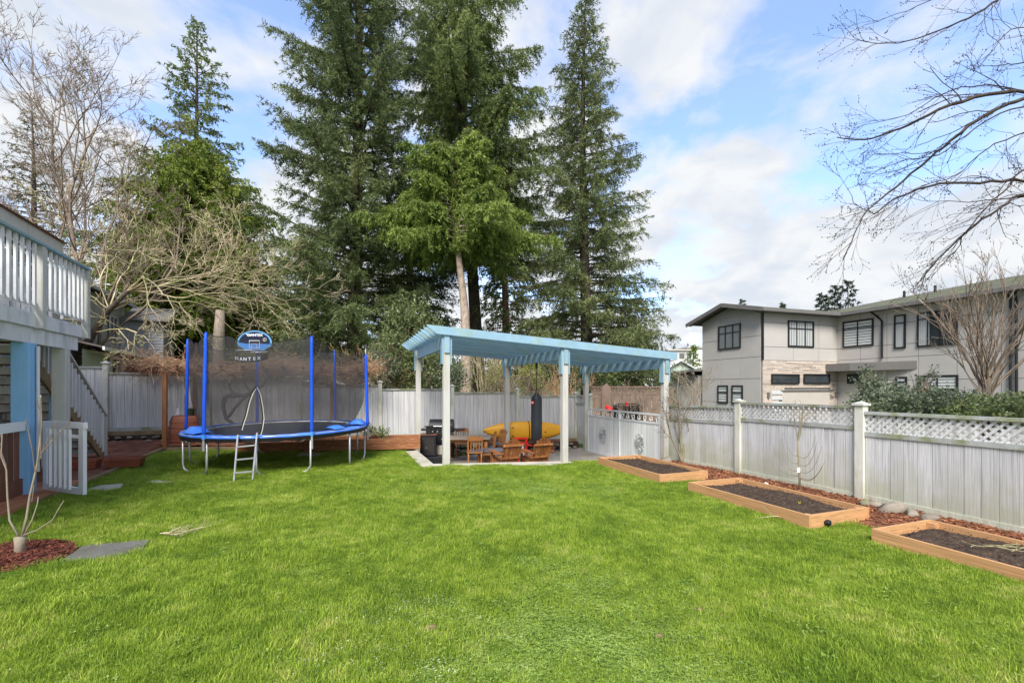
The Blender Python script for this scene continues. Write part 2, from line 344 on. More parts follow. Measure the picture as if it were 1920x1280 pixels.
def segmesh(name, segs, m, parent=None, n=4, **k):
    """segs: list of (x0,y0,z0,x1,y1,z1,r0,r1): tapered prisms"""
    S = np.array(segs, dtype=np.float64); a = S[:, 0:3]; b = S[:, 3:6]; d = b-a; d /= np.linalg.norm(d, axis=1)[:, None]+1e-9
    up = np.where(np.abs(d[:, 2:3]) > .9, np.array([[1., 0, 0]]), np.array([[0, 0, 1.]])); x = np.cross(d, up); x /= np.linalg.norm(x, axis=1)[:, None]+1e-9; y = np.cross(d, x)
    V = []; 
    for (p, r) in ((a, S[:, 6]), (b, S[:, 7])):
        for j in range(n):
            t = 2*math.pi*j/n; V.append(p+(x*math.cos(t)+y*math.sin(t))*r[:, None])
    V = np.stack(V, 1); N = len(S); base = (np.arange(N)*2*n)[:, None]
    T = np.concatenate([base+np.array([[j, (j+1) % n, n+(j+1) % n, n+j]]) for j in range(n)], 0)
    rr = np.tile(rng.random(N), n)
    return soup(name, V.reshape(-1, 3), T, m, parent, rr, **k)
def P(px, py, d): return Vector(((px-960)/F*d, d, EYE+(HOR-py)/F*d))
def at_z(px, py, z):    # point seen at a pixel lying at height z
    d = (EYE-z)*F/(py-HOR); return P(px, py, d)
A20 = R(20); U = Vector((math.cos(A20), math.sin(A20), 0)); V_ = Vector((-math.sin(A20), math.cos(A20), 0))
P1 = Vector((-1.42, 9.7, 0))
def PG(a, b, z=0): return P1+U*a+V_*b+Vector((0, 0, z))

# ------------------------------------------------------------ terrain
CP = np.array([(0, 0, 0), (-3, 3, 0), (3, 2, -.10), (0, 5, -.03), (-5, 5, 0), (-7, 6.7, -.03), (-1.42, 9.7, -.09), (1.21, 10.66, -.19),
  (3.96, 11.66, -.30), (3.91, 5.84, -.25), (3.08, 7.87, -.25), (2.9, 8.65, -.25), (2.02, 10.4, -.26), (4.22, 5.28, -.25), (4.85, 3.5, -.2),
  (5.7, 7.35, -.25), (4.84, 9.64, -.27), (4.0, 11.9, -.35), (-5.15, 10, -.1), (-5.15, 8.3, -.06), (-8.85, 11.4, 0), (-10, 12, .0), (-4, 12.6, -.1),
  (-2.4, 11.9, -.12), (2, 20, -.4), (15, 10, -.3), (-15, 20, 0), (-15, 5, 0), (8, 0, -.2), (-4, -4, 0), (20, 30, -.35), (-20, 40, -.2), (0, 40, -.5)], dtype=float)
def G(x, y):
    x = np.asarray(x, float); y = np.asarray(y, float)
    d2 = (x[..., None]-CP[:, 0])**2+(y[..., None]-CP[:, 1])**2+.7
    wt = d2**-1.7; return (wt*CP[:, 2]).sum(-1)/wt.sum(-1)
FLOOR = -.60
def AB(x, y):
    dx = x-P1.x; dy = y-P1.y; return dx*U.x+dy*U.y, dx*V_.x+dy*V_.y
def lawn(x, y):
    x = np.asarray(x, float); y = np.asarray(y, float); z = G(x, y); a, b = AB(x, y)
    s = np.clip((b+.1)/2.0, 0, 1)*np.clip((a-2.75)/.25, 0, 1)
    z = z*(1-s)+(FLOOR-.01)*s
    pit = ((a > -.25) & (a < 3.0) & (b > .12) | (a >= 3.0) & (b > 1.9)) & (b < 6.2) & (a < 5.95)
    return np.where(pit, FLOOR-.06, z)
def g1(x, y): return float(lawn(x, y))
def onlawn(px, py):   # walk the pixel's ray down to the lawn
    d = 1.2
    while d < 30:
        p = P(px, py, d)
        if p.z <= g1(p.x, p.y): return Vector((p.x, p.y, g1(p.x, p.y)))
        d += .02
    return P(px, py, 20)
# ------------------------------------------------------------ ground
xs = np.linspace(-14, 9, 231); ys = np.linspace(-3, 19, 221)
X, Y = np.meshgrid(xs, ys); Z = lawn(X, Y)+.012*np.sin(X*2.1+Y)*np.cos(Y*1.7)
Vg = np.stack([X, Y, Z], -1).reshape(-1, 3); nx = len(xs)
i = (np.arange(len(ys)-1)[:, None]*nx+np.arange(nx-1)[None, :]).ravel()
ground = soup('lawn_ground', Vg, np.stack([i, i+1, i+nx+1, i+nx], 1), m_lawnbase, kind='structure')
ground.data.polygons.foreach_set('use_smooth', [True]*len(ground.data.polygons))
q = MB()   # the land beyond the yard, a ring of faces round the lawn sheet out to the horizon
ro = 2500; inn = [(-13.9, -2.9), (8.9, -2.9), (8.9, 18.9), (-13.9, 18.9)]; mid = [(-45, -20), (45, -20), (45, 70), (-45, 70)]; out = [(-ro, -60), (ro, -60), (ro, ro), (-ro, ro)]
q.v = [(x, y, -.62) for x, y in inn]+[(x, y, -.95) for x, y in mid]+[(x, y, -6) for x, y in out]
for k in (0, 4):
    for j in range(4): q.f.append((k+j, k+4+j, k+4+(j+1) % 4, k+(j+1) % 4))
q.f.append((3, 2, 1, 0)); q.build('far_ground', m_field, kind='structure')

def flat(name, poly, z, th, m, **k):
    zz = z if isinstance(z, (list, tuple)) else [z]*len(poly)
    top = [Vector((p[0], p[1], zz[i])) for i, p in enumerate(poly)]
    return MB().prism([t-Vector((0, 0, th)) for t in top], (0, 0, th)).build(name, m, **k)
# sunken patio floor, retaining curb, side walls
pf = [PG(-.25, .1), PG(3.0, .1), PG(3.0, 1.9), PG(5.95, 1.9), PG(5.95, 6.2), PG(-.25, 6.2)]
flat('patio_floor', pf, FLOOR, .1, m_conc, kind='structure')
cb = MB()
cb.prism([PG(-.55, -.16, -.7), PG(3.02, -.16, -.7), PG(3.02, .14, -.7), PG(-.25, .14, -.7), PG(-.25, 2.6, -.7), PG(-.55, 2.6, -.7)], (0, 0, .01))
vs = [(-.55, -.16), (3.02, -.16), (3.02, .14), (-.25, .14), (-.25, 2.6), (-.55, 2.6)]; zt = [-.065, -.185, -.185, -.065, -.10, -.10]
cb = MB(); cb.add([PG(a, b, -.75) for a, b in vs]+[PG(a, b, z) for (a, b), z in zip(vs, zt)],
   [(0, 1, 7, 6), (1, 2, 8, 7), (2, 3, 9, 8), (3, 4, 10, 9), (4, 5, 11, 10), (5, 0, 6, 11), (6, 7, 8, 9), (6, 9, 10, 11)])
cb.build('patio_curb', m_concl, kind='structure')

# ------------------------------------------------------------ fences
def lattice(mb, a, b, z0, z1, w=.034, sp=.105):
    a = Vector(a); e = Vector(b)-a; Ln = math.hypot(e.x, e.y); sl = e.z/Ln; e2 = Vector((e.x, e.y, 0))/Ln; h = z1-z0
    nrm = Vector((e2.y, -e2.x, 0))
    for sg, yo in ((1, .006), (-1, -.006)):
        k = -h if sg > 0 else 0
        c = k
        while c < Ln+h:
            s0, s1 = (c, c+h) if sg > 0 else (c, c-h); t0, t1 = z0, z1
            # clip to 0..Ln
            def cl(s):
                f = (s-s0)/(s1-s0); return z0+f*h
            A, B = s0, s1
            lo, hi = min(A, B), max(A, B); lo2, hi2 = max(lo, 0), min(hi, Ln)
            if hi2-lo2 > .02:
                p = a+e2*lo2+nrm*yo+Vector((0, 0, cl(lo2)+sl*lo2)); r = a+e2*hi2+nrm*yo+Vector((0, 0, cl(hi2)+sl*hi2))
                mb.beam(p, r, .008, w, up=(0, 0, 1))
            c += sp
def post(root, p, zb, zt, w=.12, m=m_cap, rz=A20, dome=False):
    q = MB(); q.box((p.x, p.y, (zb+zt-.05)/2), (w, w, zt-.05-zb), rz); o = q.build('post', m, root)
    c = MB(); c.box((p.x, p.y, zt-.035), (w+.05, w+.05, .035), rz)
    c.add([Vector((p.x, p.y, zt+.02))]+[Vector((p.x, p.y, zt-.018))+Vector((x*(w/2+.01), y*(w/2+.01), 0)).xyz for x, y in ((-1, -1), (1, -1), (1, 1), (-1, 1))], [(0, 1, 2), (0, 2, 3), (0, 3, 4), (0, 4, 1)])
    off = wloc(root); me = c.mesh('post_cap', m, off); oo = link('post_cap', me, o)
def panel(root, a, b, zt, zb, bw, m, lat=0, slope=0.0, seed=0):
    """boards, rails and optional lattice between two plan points; zt/zb: heights at a, slope along the run"""
    rr = random.Random(seed); a = Vector((a.x, a.y, 0)); b = Vector((b.x, b.y, 0)); e = (b-a); Ln = e.length; e.normalize(); rz = math.atan2(e.y, e.x)
    n = max(1, round(Ln/bw)); w = Ln/n; bt = zt-lat
    nrm = Vector((e.y, -e.x, 0))
    for k in range(n):
        s = (k+.5)*w; z1 = bt-.05+slope*s; z0 = zb+.05+slope*s
        c = a+e*s+nrm*rr.uniform(-.004, .004)
        piece('board', m, root, (c.x, c.y, (z0+z1)/2), (w-.007, .018, z1-z0), rz+rr.uniform(-.012, .012))
    def rail(z, h, t, mm): 
        q = MB(); q.beam(a+Vector((0, 0, z)), b+Vector((0, 0, z+slope*Ln)), t, h); q.build('rail', mm, root)
    rail(zt-.02, .045, .09, m_rail); rail(zb+.04, .09, .05, m_rail if not lat else m)
    if lat:
        rail(bt-.03, .07, .06, m_rail); q = MB(); lattice(q, a+Vector((0, 0, 0)), b+Vector((0, 0, slope*Ln)), bt, zt-.04)
        q.build('lattice', m_fence, root, kind='stuff')
# right fence
R0 = Vector((4.03, 11.93, 0)); RD = -V_
rf = thing('lattice_fence', 'weathered pale grey board fence with a lattice strip on top behind the raised beds', 'fence', (4.03, 11.93, -.35))
zr = [-.33, -.27, -.25, -.24, -.24]
for k in range(5):
    p = R0+RD*2.44*k; post(rf, p, zr[k]-.2, zr[k]+1.60-(0 if k else .05), .13)
for k in range(4):
    a = R0+RD*(2.44*k+.07); b = R0+RD*(2.44*(k+1)-.07); z0 = zr[k]; sl = (zr[k+1]-zr[k])/2.44
    zt = z0+(1.45 if k != 1 else 1.48)
    panel(rf, a, b, zt+(.06 if k == 1 else 0), z0+.02, .175, m_fence, lat=.33, slope=sl, seed=k)
# fence section between the gate and the back corner
K0 = Vector((2.34, 16.5, 0))
sf = thing('side_fence', 'short grey board fence with small lattice between the back corner and the pergola', 'fence', (2.34, 16.5, -.5))
panel(sf, K0-V_*.08, K0-V_*1.0, 1.30, -.42, .16, m_fenceb, lat=.28, seed=9)
post(sf, K0-V_*1.05, -.6, 1.36, .1)
# back fence
bf = thing('board_fence', 'long stepped grey board fence along the back of the yard', 'fence', (-4, 14.2, .1))
tops = [-.32, -.18, -.06, .06, .20, .38, .53, .60]; SP = 2.30
for k in range(9):
    p = K0-U*SP*k; zt = EYE+(max(tops[min(k, 7)], tops[max(0, k-1)]))+.13
    post(bf, p, zt-1.85, zt, .11)
for k in range(8):
    a = K0-U*(SP*k+.06); b = K0-U*(SP*(k+1)-.06); panel(bf, b, a, EYE+tops[k], EYE+tops[k]-1.54, .165, m_fenceb, seed=20+k)
# kick boards and low wall of stones under the back fence
for k in range(8):
    a = K0-U*(SP*k)-V_*.05; b = K0-U*(SP*(k+1))-V_*.05; z = EYE+tops[k]-1.54
    q = MB(); q.beam(a+Vector((0, 0, z-.07)), b+Vector((0, 0, z-.07)), .05, .13); q.build('kick_board', m_edge, bf)
sw = thing('stone_wall', 'low mossy wall of loose field stones under the back fence', 'stone wall', (-4, 13.9, -.3))
def stone(name, m, parent, c, r, seed, flatn=.7, **k):
    rr = np.random.default_rng(seed); b = bmesh.new(); bmesh.ops.create_icosphere(b, subdivisions=2, radius=1)
    f = rr.uniform(-1, 1, (5, 3)); 
    for v in b.verts:
        n = sum(.13*math.sin(3.1*v.co.dot(Vector(x))+i) for i, x in enumerate(f)); n -= .18*max(0, v.co.dot(Vector(f[0]).normalized())-.45)+.2*max(0, v.co.dot(Vector(f[1]).normalized())-.4); v.co *= (1+n); v.co.x *= r*1.15; v.co.y *= r*.9; v.co.z *= r*flatn
        v.co = Matrix.Rotation(seed*1.7, 3, 'Z') @ v.co; v.co += Vector(c)-(wloc(parent) if parent else Vector((0, 0, 0)))
    me = bpy.data.meshes.new(name); b.to_mesh(me); b.free(); me.materials.append(m); me.polygons.foreach_set('use_smooth', [True]*len(me.polygons))
    return link(name, me, parent, **k)
sd = 100
for s in np.arange(.3, 16.5, .27):
    for row in range(2):
        p = K0-U*(s+random.uniform(-.08, .08)+row*.15)-V_*(.28+.12*(1-row)+random.uniform(0, .1)); kk = min(7, int(s/SP)); zt = EYE+tops[kk]-1.66
        base = FLOOR if s < 5.7 else (-.08 if s < 9 else .16)
        z = base+(zt-base)*(.2+.55*row)
        if zt-base > .05: stone('stone', m_stone, sw, (p.x, p.y, z), max(.07, min(.17, (zt-base)*.42))*random.uniform(.7, 1.25), sd, .60)
        sd += 1
q = MB()
for k in range(8):
    zt = EYE+tops[k]-1.60; a = K0-U*(SP*k)-V_*.14; b = K0-U*(SP*(k+1))-V_*.14; q.beam(a+Vector((0, 0, zt-.55)), b+Vector((0, 0, zt-.55)), .2, 1.0)
q.build('earth_core', m_soil, sw)

# ------------------------------------------------------------ pergola
pg = thing('pergola', 'open pergola with pale blue rafters on white posts over the sunken patio', 'pergola', PG(0, 0, -.09))
GW = 4.1; GA = [0, 2.83, 5.72]
roofz = lambda a: EYE+1.276-(.376/5.72)*a       # top of rafters
for i, a in enumerate(GA):
    for b in (0, GW):
        zt = roofz(a)-.20; zb = (-.16 if a < 3 else -.34) if b == 0 else FLOOR
        if b == 0: zb -= .05
        q = MB(); p = PG(a, b); q.box((p.x, p.y, (zb+zt)/2), (.145, .145, zt-zb), A20); q.build('post', m_white, pg, bevel=.006)
        for sg in (-1, 1):
            c = PG(a+sg*.093, b); q = MB(); q.box((c.x, c.y, zt-.62/2+.03), (.038, .15, .62), A20); q.build('bracket', m_blue, pg)
        if b == 0:
            c = PG(a, b-.092); q = MB(); q.box((c.x, c.y, zt-.18), (.11, .036, .34), A20); q.build('bracket', m_blue, pg)
    zc = roofz(a)-.19-.125
    q = MB(); q.beam(PG(a, -.07 if i != 1 else .075, zc), PG(a, GW+.35, zc), .09, .245); q.build('cross_beam', m_blue, pg)
nraf = 12
for k in range(nraf):
    b = -.125+k*(GW+.55)/(nraf-1); a0, a1 = -.45, 6.0; t = .045
    pa = [PG(a0, b, roofz(a0)), PG(a1, b, roofz(a1)), PG(a1, b, roofz(a1)-.185), PG(a0+.22, b, roofz(a0)-.185), PG(a0+.03, b, roofz(a0)-.05)]
    q = MB(); q.prism([p-V_*t/2 for p in pa], V_*t); q.build('rafter', m_blue, pg)
    if k:
        c = b-.205; q = MB(); q.beam(PG(a0+.16, c, roofz(a0)-.006), PG(a1-.02, c, roofz(a1)-.006), .15, .012); q.build('roof_panel', m_blue, pg)
# ornamental gate hung between the right-hand pergola posts
gt = thing('ornamental_gate', 'white ribbed gate panel with scroll ironwork band and two flower ornaments', 'gate', PG(5.72, 2, -.6))
gz0, gz1 = EYE-2.2, EYE-.72; nb = 30; gl = GW-.3
def GP(s, z, o=0): return PG(5.72-o, .15+s, z)     # s measured from the near post
for k in range(nb):
    s = (k+.5)*gl/nb; c = GP(s, 0); piece('board', m_whitec, gt, (c.x, c.y, (gz0+.06+gz1-.26)/2), (gl/nb-.012, .018, gz1-.26-gz0-.06), A20+R(90))
for z, h in ((gz1-.02, .05), (gz1-.25, .05), (gz0+.04, .07)):
    q = MB(); q.beam(GP(0, z), GP(gl, z), .045, h); q.build('rail', m_whitec, gt)
for s in (.02, gl/2, gl-.02):
    q = MB(); q.beam(GP(s, gz0, .004), GP(s, gz1, .004), .05, .05, up=U); q.build('stile', m_whitec, gt)
q = MB(); zc = gz1-.135
for k in range(14):
    s = .14+k*(gl-.28)/13
    for sg in (-1, 1):
        q.tube([GP(s+sg*(.02+.09*math.sin(t)*(t/4.5)), zc+.085*math.cos(t)*(1 if k % 2 else -1)*(1-.1*t)) for t in np.linspace(0, 4.4, 8)], .009, 4)
q.build('scroll_band', m_whitec, gt, kind='stuff')
for s, z in ((gl*.745, gz0+.66), (gl*.235, gz0+.62)):
    q = MB()
    for k in range(8):
        a = k*math.pi/4
        def W(r, t): return GP(s+r*math.cos(a+t), z+r*1.25*math.sin(a+t), .035)
        q.tube([W(.03, 0), W(.20, 0)], .010, 5)
        for sg in (-1, 1): q.tube([W(.2, 0), W(.22, .22*sg), W(.17, .36*sg), W(.12, .25*sg), W(.15, .12*sg)], .008, 4)
    q.build('flower_ornament', MATS['galvanised_steel'], gt)
# ------------------------------------------------------------ raised beds
def lay_text(s, size, m, parent, origin, ex, ey, name='lettering', depth=.002, align='CENTER', shear=0, bold=.0):
    cu = bpy.data.curves.new(name, 'FONT'); cu.body = s; cu.size = size; cu.align_x = align; cu.align_y = 'CENTER'; cu.extrude = depth; cu.shear = shear; cu.offset = bold
    tmp = bpy.data.objects.new('tmp_text', cu); C.objects.link(tmp); dg = bpy.context.evaluated_depsgraph_get(); me = bpy.data.meshes.new_from_object(tmp.evaluated_get(dg))
    bpy.data.objects.remove(tmp); ex = Vector(ex).normalized(); ey = Vector(ey).normalized(); ez = ex.cross(ey)
    Mx = Matrix((ex, ey, ez)).transposed().to_4x4(); Mx.translation = Vector(origin)-(wloc(parent) if parent else Vector())
    me.transform(Mx); me.materials.clear(); me.materials.append(m); return link(name, me, parent)
def bed(label, A, L, W, z, h, seed, L2=None):
    root = thing('raised_bed', label, 'raised bed', (A.x, A.y, z-h), 'cedar raised garden beds along the fence')
    d = -V_; e = U; A = Vector((A.x, A.y, 0)); th = .04; zb = z-h-.1
    cs = [A, A+d*L, A+d*L+e*W, A+e*W]
    for i in range(4):
        a, b = cs[i], cs[(i+1) % 4]; dr = (b-a).normalized(); n = Vector((-dr.y, dr.x, 0)); 
        a2 = a+dr*(0 if i % 2 == 0 else th); b2 = b-dr*(0 if i % 2 == 0 else th)
        mid = (a2+b2)/2+n*th/2; 
        piece('board', m_cedar, root, (mid.x, mid.y, (z+zb)/2), ((b2-a2).length, th, z-zb), math.atan2(dr.y, dr.x))
    for sx_, sy_ in ((0, 0), (1, 0), (1, 1), (0, 1)):
        c = A+d*(.085 if sx_ == 0 else L-.085)+e*(.085 if sy_ == 0 else W-.085); piece('corner_post', m_cedar, root, (c.x, c.y, (z-.012+zb)/2), (.085, .085, z-.012-zb), -R(70))
    # heaped soil
    nu, nv = 60, 34; uu, vv = np.meshgrid(np.linspace(.041, L-.041, nu), np.linspace(.041, W-.041, nv), indexing='ij')
    rr = np.random.default_rng(seed); hh = rr.normal(0, .007, uu.shape)+.012*np.sin(uu*5+seed)*np.cos(vv*6)+.022*np.sin(uu*2.3+vv*3+seed); hh -= .05*np.clip(1-np.minimum(np.minimum(uu, L-uu), np.minimum(vv, W-vv))/.15, 0, 1)
    zz_ = z-.055+hh; p = A.x+uu*d.x+vv*e.x; r = A.y+uu*d.y+vv*e.y
    ii = (np.arange(nu-1)[:, None]*nv+np.arange(nv-1)[None]).ravel()
    so_ = soup('soil', np.stack([p, r, zz_], -1).reshape(-1, 3), np.stack([ii, ii+nv, ii+nv+1, ii+1], 1), m_soil, root)
    # crumbs
    n = 900; u = rr.uniform(.06, L-.06, n); v = rr.uniform(.06, W-.06, n); s = rr.uniform(.004, .013, n); cx_ = A.x+u*d.x+v*e.x; cy_ = A.y+u*d.y+v*e.y; cz = z-.045+.02*np.sin(u*2.3+v*3+seed)
    tet = rr.normal(0, 1, (n, 4, 3)); tet /= np.linalg.norm(tet, axis=2)[..., None]; VV = np.stack([cx_, cy_, cz], -1)[:, None]+tet*s[:, None, None]
    T = (np.arange(n)*4)[:, None, None]+np.array([[0, 1, 2], [0, 2, 3], [0, 3, 1], [1, 3, 2]]); soup('soil_crumb', VV.reshape(-1, 3), T.reshape(-1, 3), m_soil, root, kind='stuff')
    return root
bed('far cedar raised bed with dark soil at the foot of the ornamental gate', P(1120.5, 857, 10.63), 2.25, 1.16, EYE-1.66, .19, 1)
bed('middle cedar raised bed of dark soil with a small yellow sprout', P(1290, 903, 7.87), 2.2, 1.16, EYE-1.66, .19, 2)
bed('nearest cedar raised bed cut off by the right edge with pale dry roots', P(1634, 990, 5.28), 2.2, 1.08, EYE-1.66, .19, 3)
q = MB(); p = P(1499, 948, 6.5)
for k in range(4):
    a = k*1.7; q.add([p, p+Vector((.012*math.cos(a), .012*math.sin(a), .03)), p+Vector((.022*math.cos(a), .022*math.sin(a), .07)), p+Vector((.002, .006, .04))], [(0, 1, 2, 3)])
q.build('sprout', mat('yellow_sprout', (.55, .5, .03)), label='tiny yellow sprout in the middle raised bed', cat='seedling')
# dry roots on near bed
sg = []
for (px, py) in ((1880, 1022), (1895, 1030), (1905, 1026), (1845, 1024)):
    p = P(px, py, (1.68)*F/(py-HOR))
    for j in range(3):
        a = random.uniform(0, 6.28); c = p.copy()
        for s in range(4):
            e = c+Vector((math.cos(a)*.05, math.sin(a)*.05, random.uniform(-.004, .008))); sg.append((*c, *e, .003, .003)); c = e; a += random.uniform(-.6, .6)
segmesh('dry_root', sg, m_lichen, label='pale dry roots lying on the nearest raised bed', cat='dry roots')
# mulch strip between beds and fence
ms = []
for t in np.linspace(-.1, 9.6, 40):
    ms.append(R0+RD*t)
q = MB(); n = len(ms); rowsn = 8
for i_, p in enumerate(ms):
    for j in range(rowsn):
        ww = 1.15+(.95 if True else 0)*.5*(1+math.sin(i_*.9)*.1)
        s = p-U*(ww*j/(rowsn-1))+U*.03; zz_ = max(g1(s.x, s.y), -.36)+.022+.012*math.sin(i_*1.3+j*2.1)-(0.06 if j == rowsn-1 else 0); q.v.append((s.x, s.y, zz_))
for i_ in range(n-1):
    for j in range(rowsn-1): a = i_*rowsn+j; q.f.append((a, a+1, a+rowsn+1, a+rowsn))
q.build('mulch_strip', m_mulch, kind='structure', smooth=True)
def chips(name, pts, m, smin, smax, rr, **k):
    n = len(pts); ax = rr.normal(0, 1, (n, 3)); ax[:, 2] *= .25; ax /= np.linalg.norm(ax, axis=1)[:, None]; up = np.array([[0, 0, 1.]])+rr.normal(0, .35, (n, 3)); y = np.cross(up, ax); y /= np.linalg.norm(y, axis=1)[:, None]; zc = np.cross(ax, y)
    L = rr.uniform(smin, smax, n)[:, None]; W = L*rr.uniform(.2, .45, n)[:, None]; H = L*.10; P0 = pts
    V = np.stack([P0-ax*L-y*W, P0+ax*L-y*W*.6, P0+ax*L*.9+y*W, P0-ax*L*.8+y*W*.8, P0+zc*H], 1)
    T = (np.arange(n)*5)[:, None, None]+np.array([[0, 1, 4], [1, 2, 4], [2, 3, 4], [3, 0, 4]])
    return soup(name, V.reshape(-1, 3), T.reshape(-1, 3), m, None, np.repeat(rr.random(n), 4), kind='stuff', **k)
n = 15000; t = rng.uniform(0, 9.6, n); wd = rng.uniform(0, 1.6, n); px_ = R0.x+RD.x*t-U.x*wd; py_ = R0.y+RD.y*t-U.y*wd; pz = np.maximum(lawn(px_, py_), -.36)+.036+rng.uniform(-.005, .012, n)
keep = ~((wd > 1.22) & (rng.random(n) > .25)); pts = np.stack([px_, py_, pz], -1)[keep]
chips('bark_chips', pts, m_chip, .012, .034, rng, label='reddish bark chips spread between the raised beds and the lattice fence', cat='bark mulch')

# rocks by the fence
for i_, (px, py, d, r, lb) in enumerate(((1622, 948, 6.95, .085, 'small brown rock at the foot of the middle fence post'), (1641, 951, 6.9, .10, 'grey rock second from the middle fence post'),
      (1672, 960, 6.6, .17, 'broad mossy rock in the mulch by the fence'), (1738, 978, 6.15, .10, 'round grey rock nearest the nearest raised bed'), (1708, 968, 6.4, .10, 'dark rock half sunk in mulch between two paler rocks'),
      (1247, 851, 11.4, .14, 'mossy stone at the foot of the right pergola post'))):
    c = P(px, py, d); c.z = max(g1(c.x, c.y), -.36)+.05
    o = stone('rock', m_stone, None, c, r, 50+i_, .62, label=lb, cat='rock', group='rocks beside the lattice fence')
# bits lying about
t = at_z(1438, 903, -.2); q = MB(); q.box((0, 0, 0), (.11, .07, .03), .6); c = P(1437, 900, 8.3); 
o = MB().box((0, 0, 0), (.13, .06, .05), .5).build('plant_label', m_tag, label='crumpled white plant label on the mulch behind the middle bed', cat='plant label', bevel=.008); o.location = (c.x, c.y, -.19); o.rotation_euler = (.3, .4, .5)
c = onlawn(1553, 990)
q = MB(); q.lathe([(.03, 0), (.03, .045), (.042, .05), (.045, .085), (.03, .095)], (0, 0, 0), 12); o = q.build('garden_light', m_black, label='small black ground spotlight beside the middle raised bed corner', cat='garden light'); o.location = c+Vector((0, 0, .01)); o.rotation_euler = (.15, -.25, 0)
sg = []; a0 = onlawn(1420, 978); b0 = onlawn(1512, 974); 
pp = [a0+(b0-a0)*t_+Vector((0, 0, .045+.02*math.sin(t_*5))) for t_ in np.linspace(0, 1, 7)]
for i_ in range(6): sg.append((*pp[i_], *pp[i_+1], .007, .006))
sg.append((*pp[2], *(pp[2]+Vector((-.06, .2, .1))), .005, .003)); segmesh('fallen_stick', sg, m_lichen, label='pale forked stick lying in the grass by the middle bed', cat='stick', n=5)
for i_, (px, py, r, lb) in enumerate(((808, 1190, .035, 'pinkish dry clump alone in the lawn below the pergola'), (1235, 1205, .022, 'leftmost of the reddish clumps on the near lawn'), (1320, 1188, .017, 'low reddish clump between two others on the near lawn'),
      (1353, 1166, .02, 'rightmost small reddish clump on the near lawn'), (1310, 1154, .022, 'pale dry clump at the top of the near lawn cluster'))):
    c = onlawn(px, py); stone('leaf_clump', m_clod, None, (c.x, c.y, c.z+.045), r*1.0, 80+i_, .6, label=lb, cat='dry clump', group='dry clumps on the lawn')
sg = []
c0 = onlawn(300, 1012)
def drybranch(p, a, L, r, lev):
    for s in range(5):
        e = p+Vector((math.cos(a)*L/5, math.sin(a)*L/5, random.uniform(-.012, .018))); sg.append((*p, *e, r, r*.85)); p = e; r *= .85; a += random.uniform(-.25, .25)
        if lev: drybranch(p, a+random.choice((-1, 1))*random.uniform(.5, 1), L*.45, r*.7, lev-1)
drybranch(c0+Vector((0, 0, .07)), .05, .42, .006, 2); drybranch(c0+Vector((.04, .0, .07)), -.3, .3, .006, 2)
segmesh('dead_branch', sg, m_lichen, label='pale dead twiggy branch lying on the grass near the slate slab', cat='branch', n=5)

# ------------------------------------------------------------ left side: slabs, mulch, sapling
def slab(lb, pix, m, th=.03):
    pts = [onlawn(*p) for p in pix]; q = MB(); q.prism([p+Vector((0, 0, -.02)) for p in pts], (0, 0, th+.03)); return q.build('stepping_stone', m, label=lb, cat='stepping stone', group='stepping stones in the lawn')
slab('large dark slate slab beside the bark mulch circle', ((100, 1068), (158, 1030), (282, 1018), (262, 1040), (190, 1056)), m_slate, .03)
slab('pale stepping stone next to the open white gate', ((163, 921), (188, 914), (231, 911), (226, 919), (196, 923)), m_concl, .03)
slab('pale stepping stone in front of the trampoline', ((273, 909), (286, 904), (329, 905), (318, 911)), m_concl, .03)
slab('pale flat stone under the trampoline', ((556, 857), (566, 852), (602, 853), (598, 858)), m_concl, .05)
mc = onlawn(38, 1046); ang = np.linspace(0, 2*np.pi, 28, endpoint=False)
q = MB(); q.v.append((mc.x-.15, mc.y-.1, mc.z+.05))
for rr_ in (.5, 1.0):
    for k, a in enumerate(ang):
        r = rr_*(.52+.05*math.sin(3*a)+.04*math.cos(5*a)); x, y = mc.x-.15+r*1.15*math.cos(a), mc.y-.12+r*.9*math.sin(a); q.v.append((x, y, g1(x, y)+(.045 if rr_ < 1 else .0)))
for k in range(28): q.f.append((0, 1+k, 1+(k+1) % 28)); q.f.append((1+k, 29+k, 29+(k+1) % 28, 1+(k+1) % 28))
q.build('mulch_circle', m_mulch, kind='structure', smooth=True)
n = 6000; a = rng.uniform(0, 2*np.pi, n); r = .54*np.sqrt(rng.random(n))*1.02; x = mc.x-.15+r*1.15*np.cos(a); y = mc.y-.12+r*.9*np.sin(a)
chips('dark_bark_chips', np.stack([x, y, lawn(x, y)+.04+.02*(1-r/.55)+rng.uniform(0, .015, n)], -1), m_chipd, .010, .030, rng, label='dark red bark chips round the foot of the leafless sapling', cat='bark mulch')

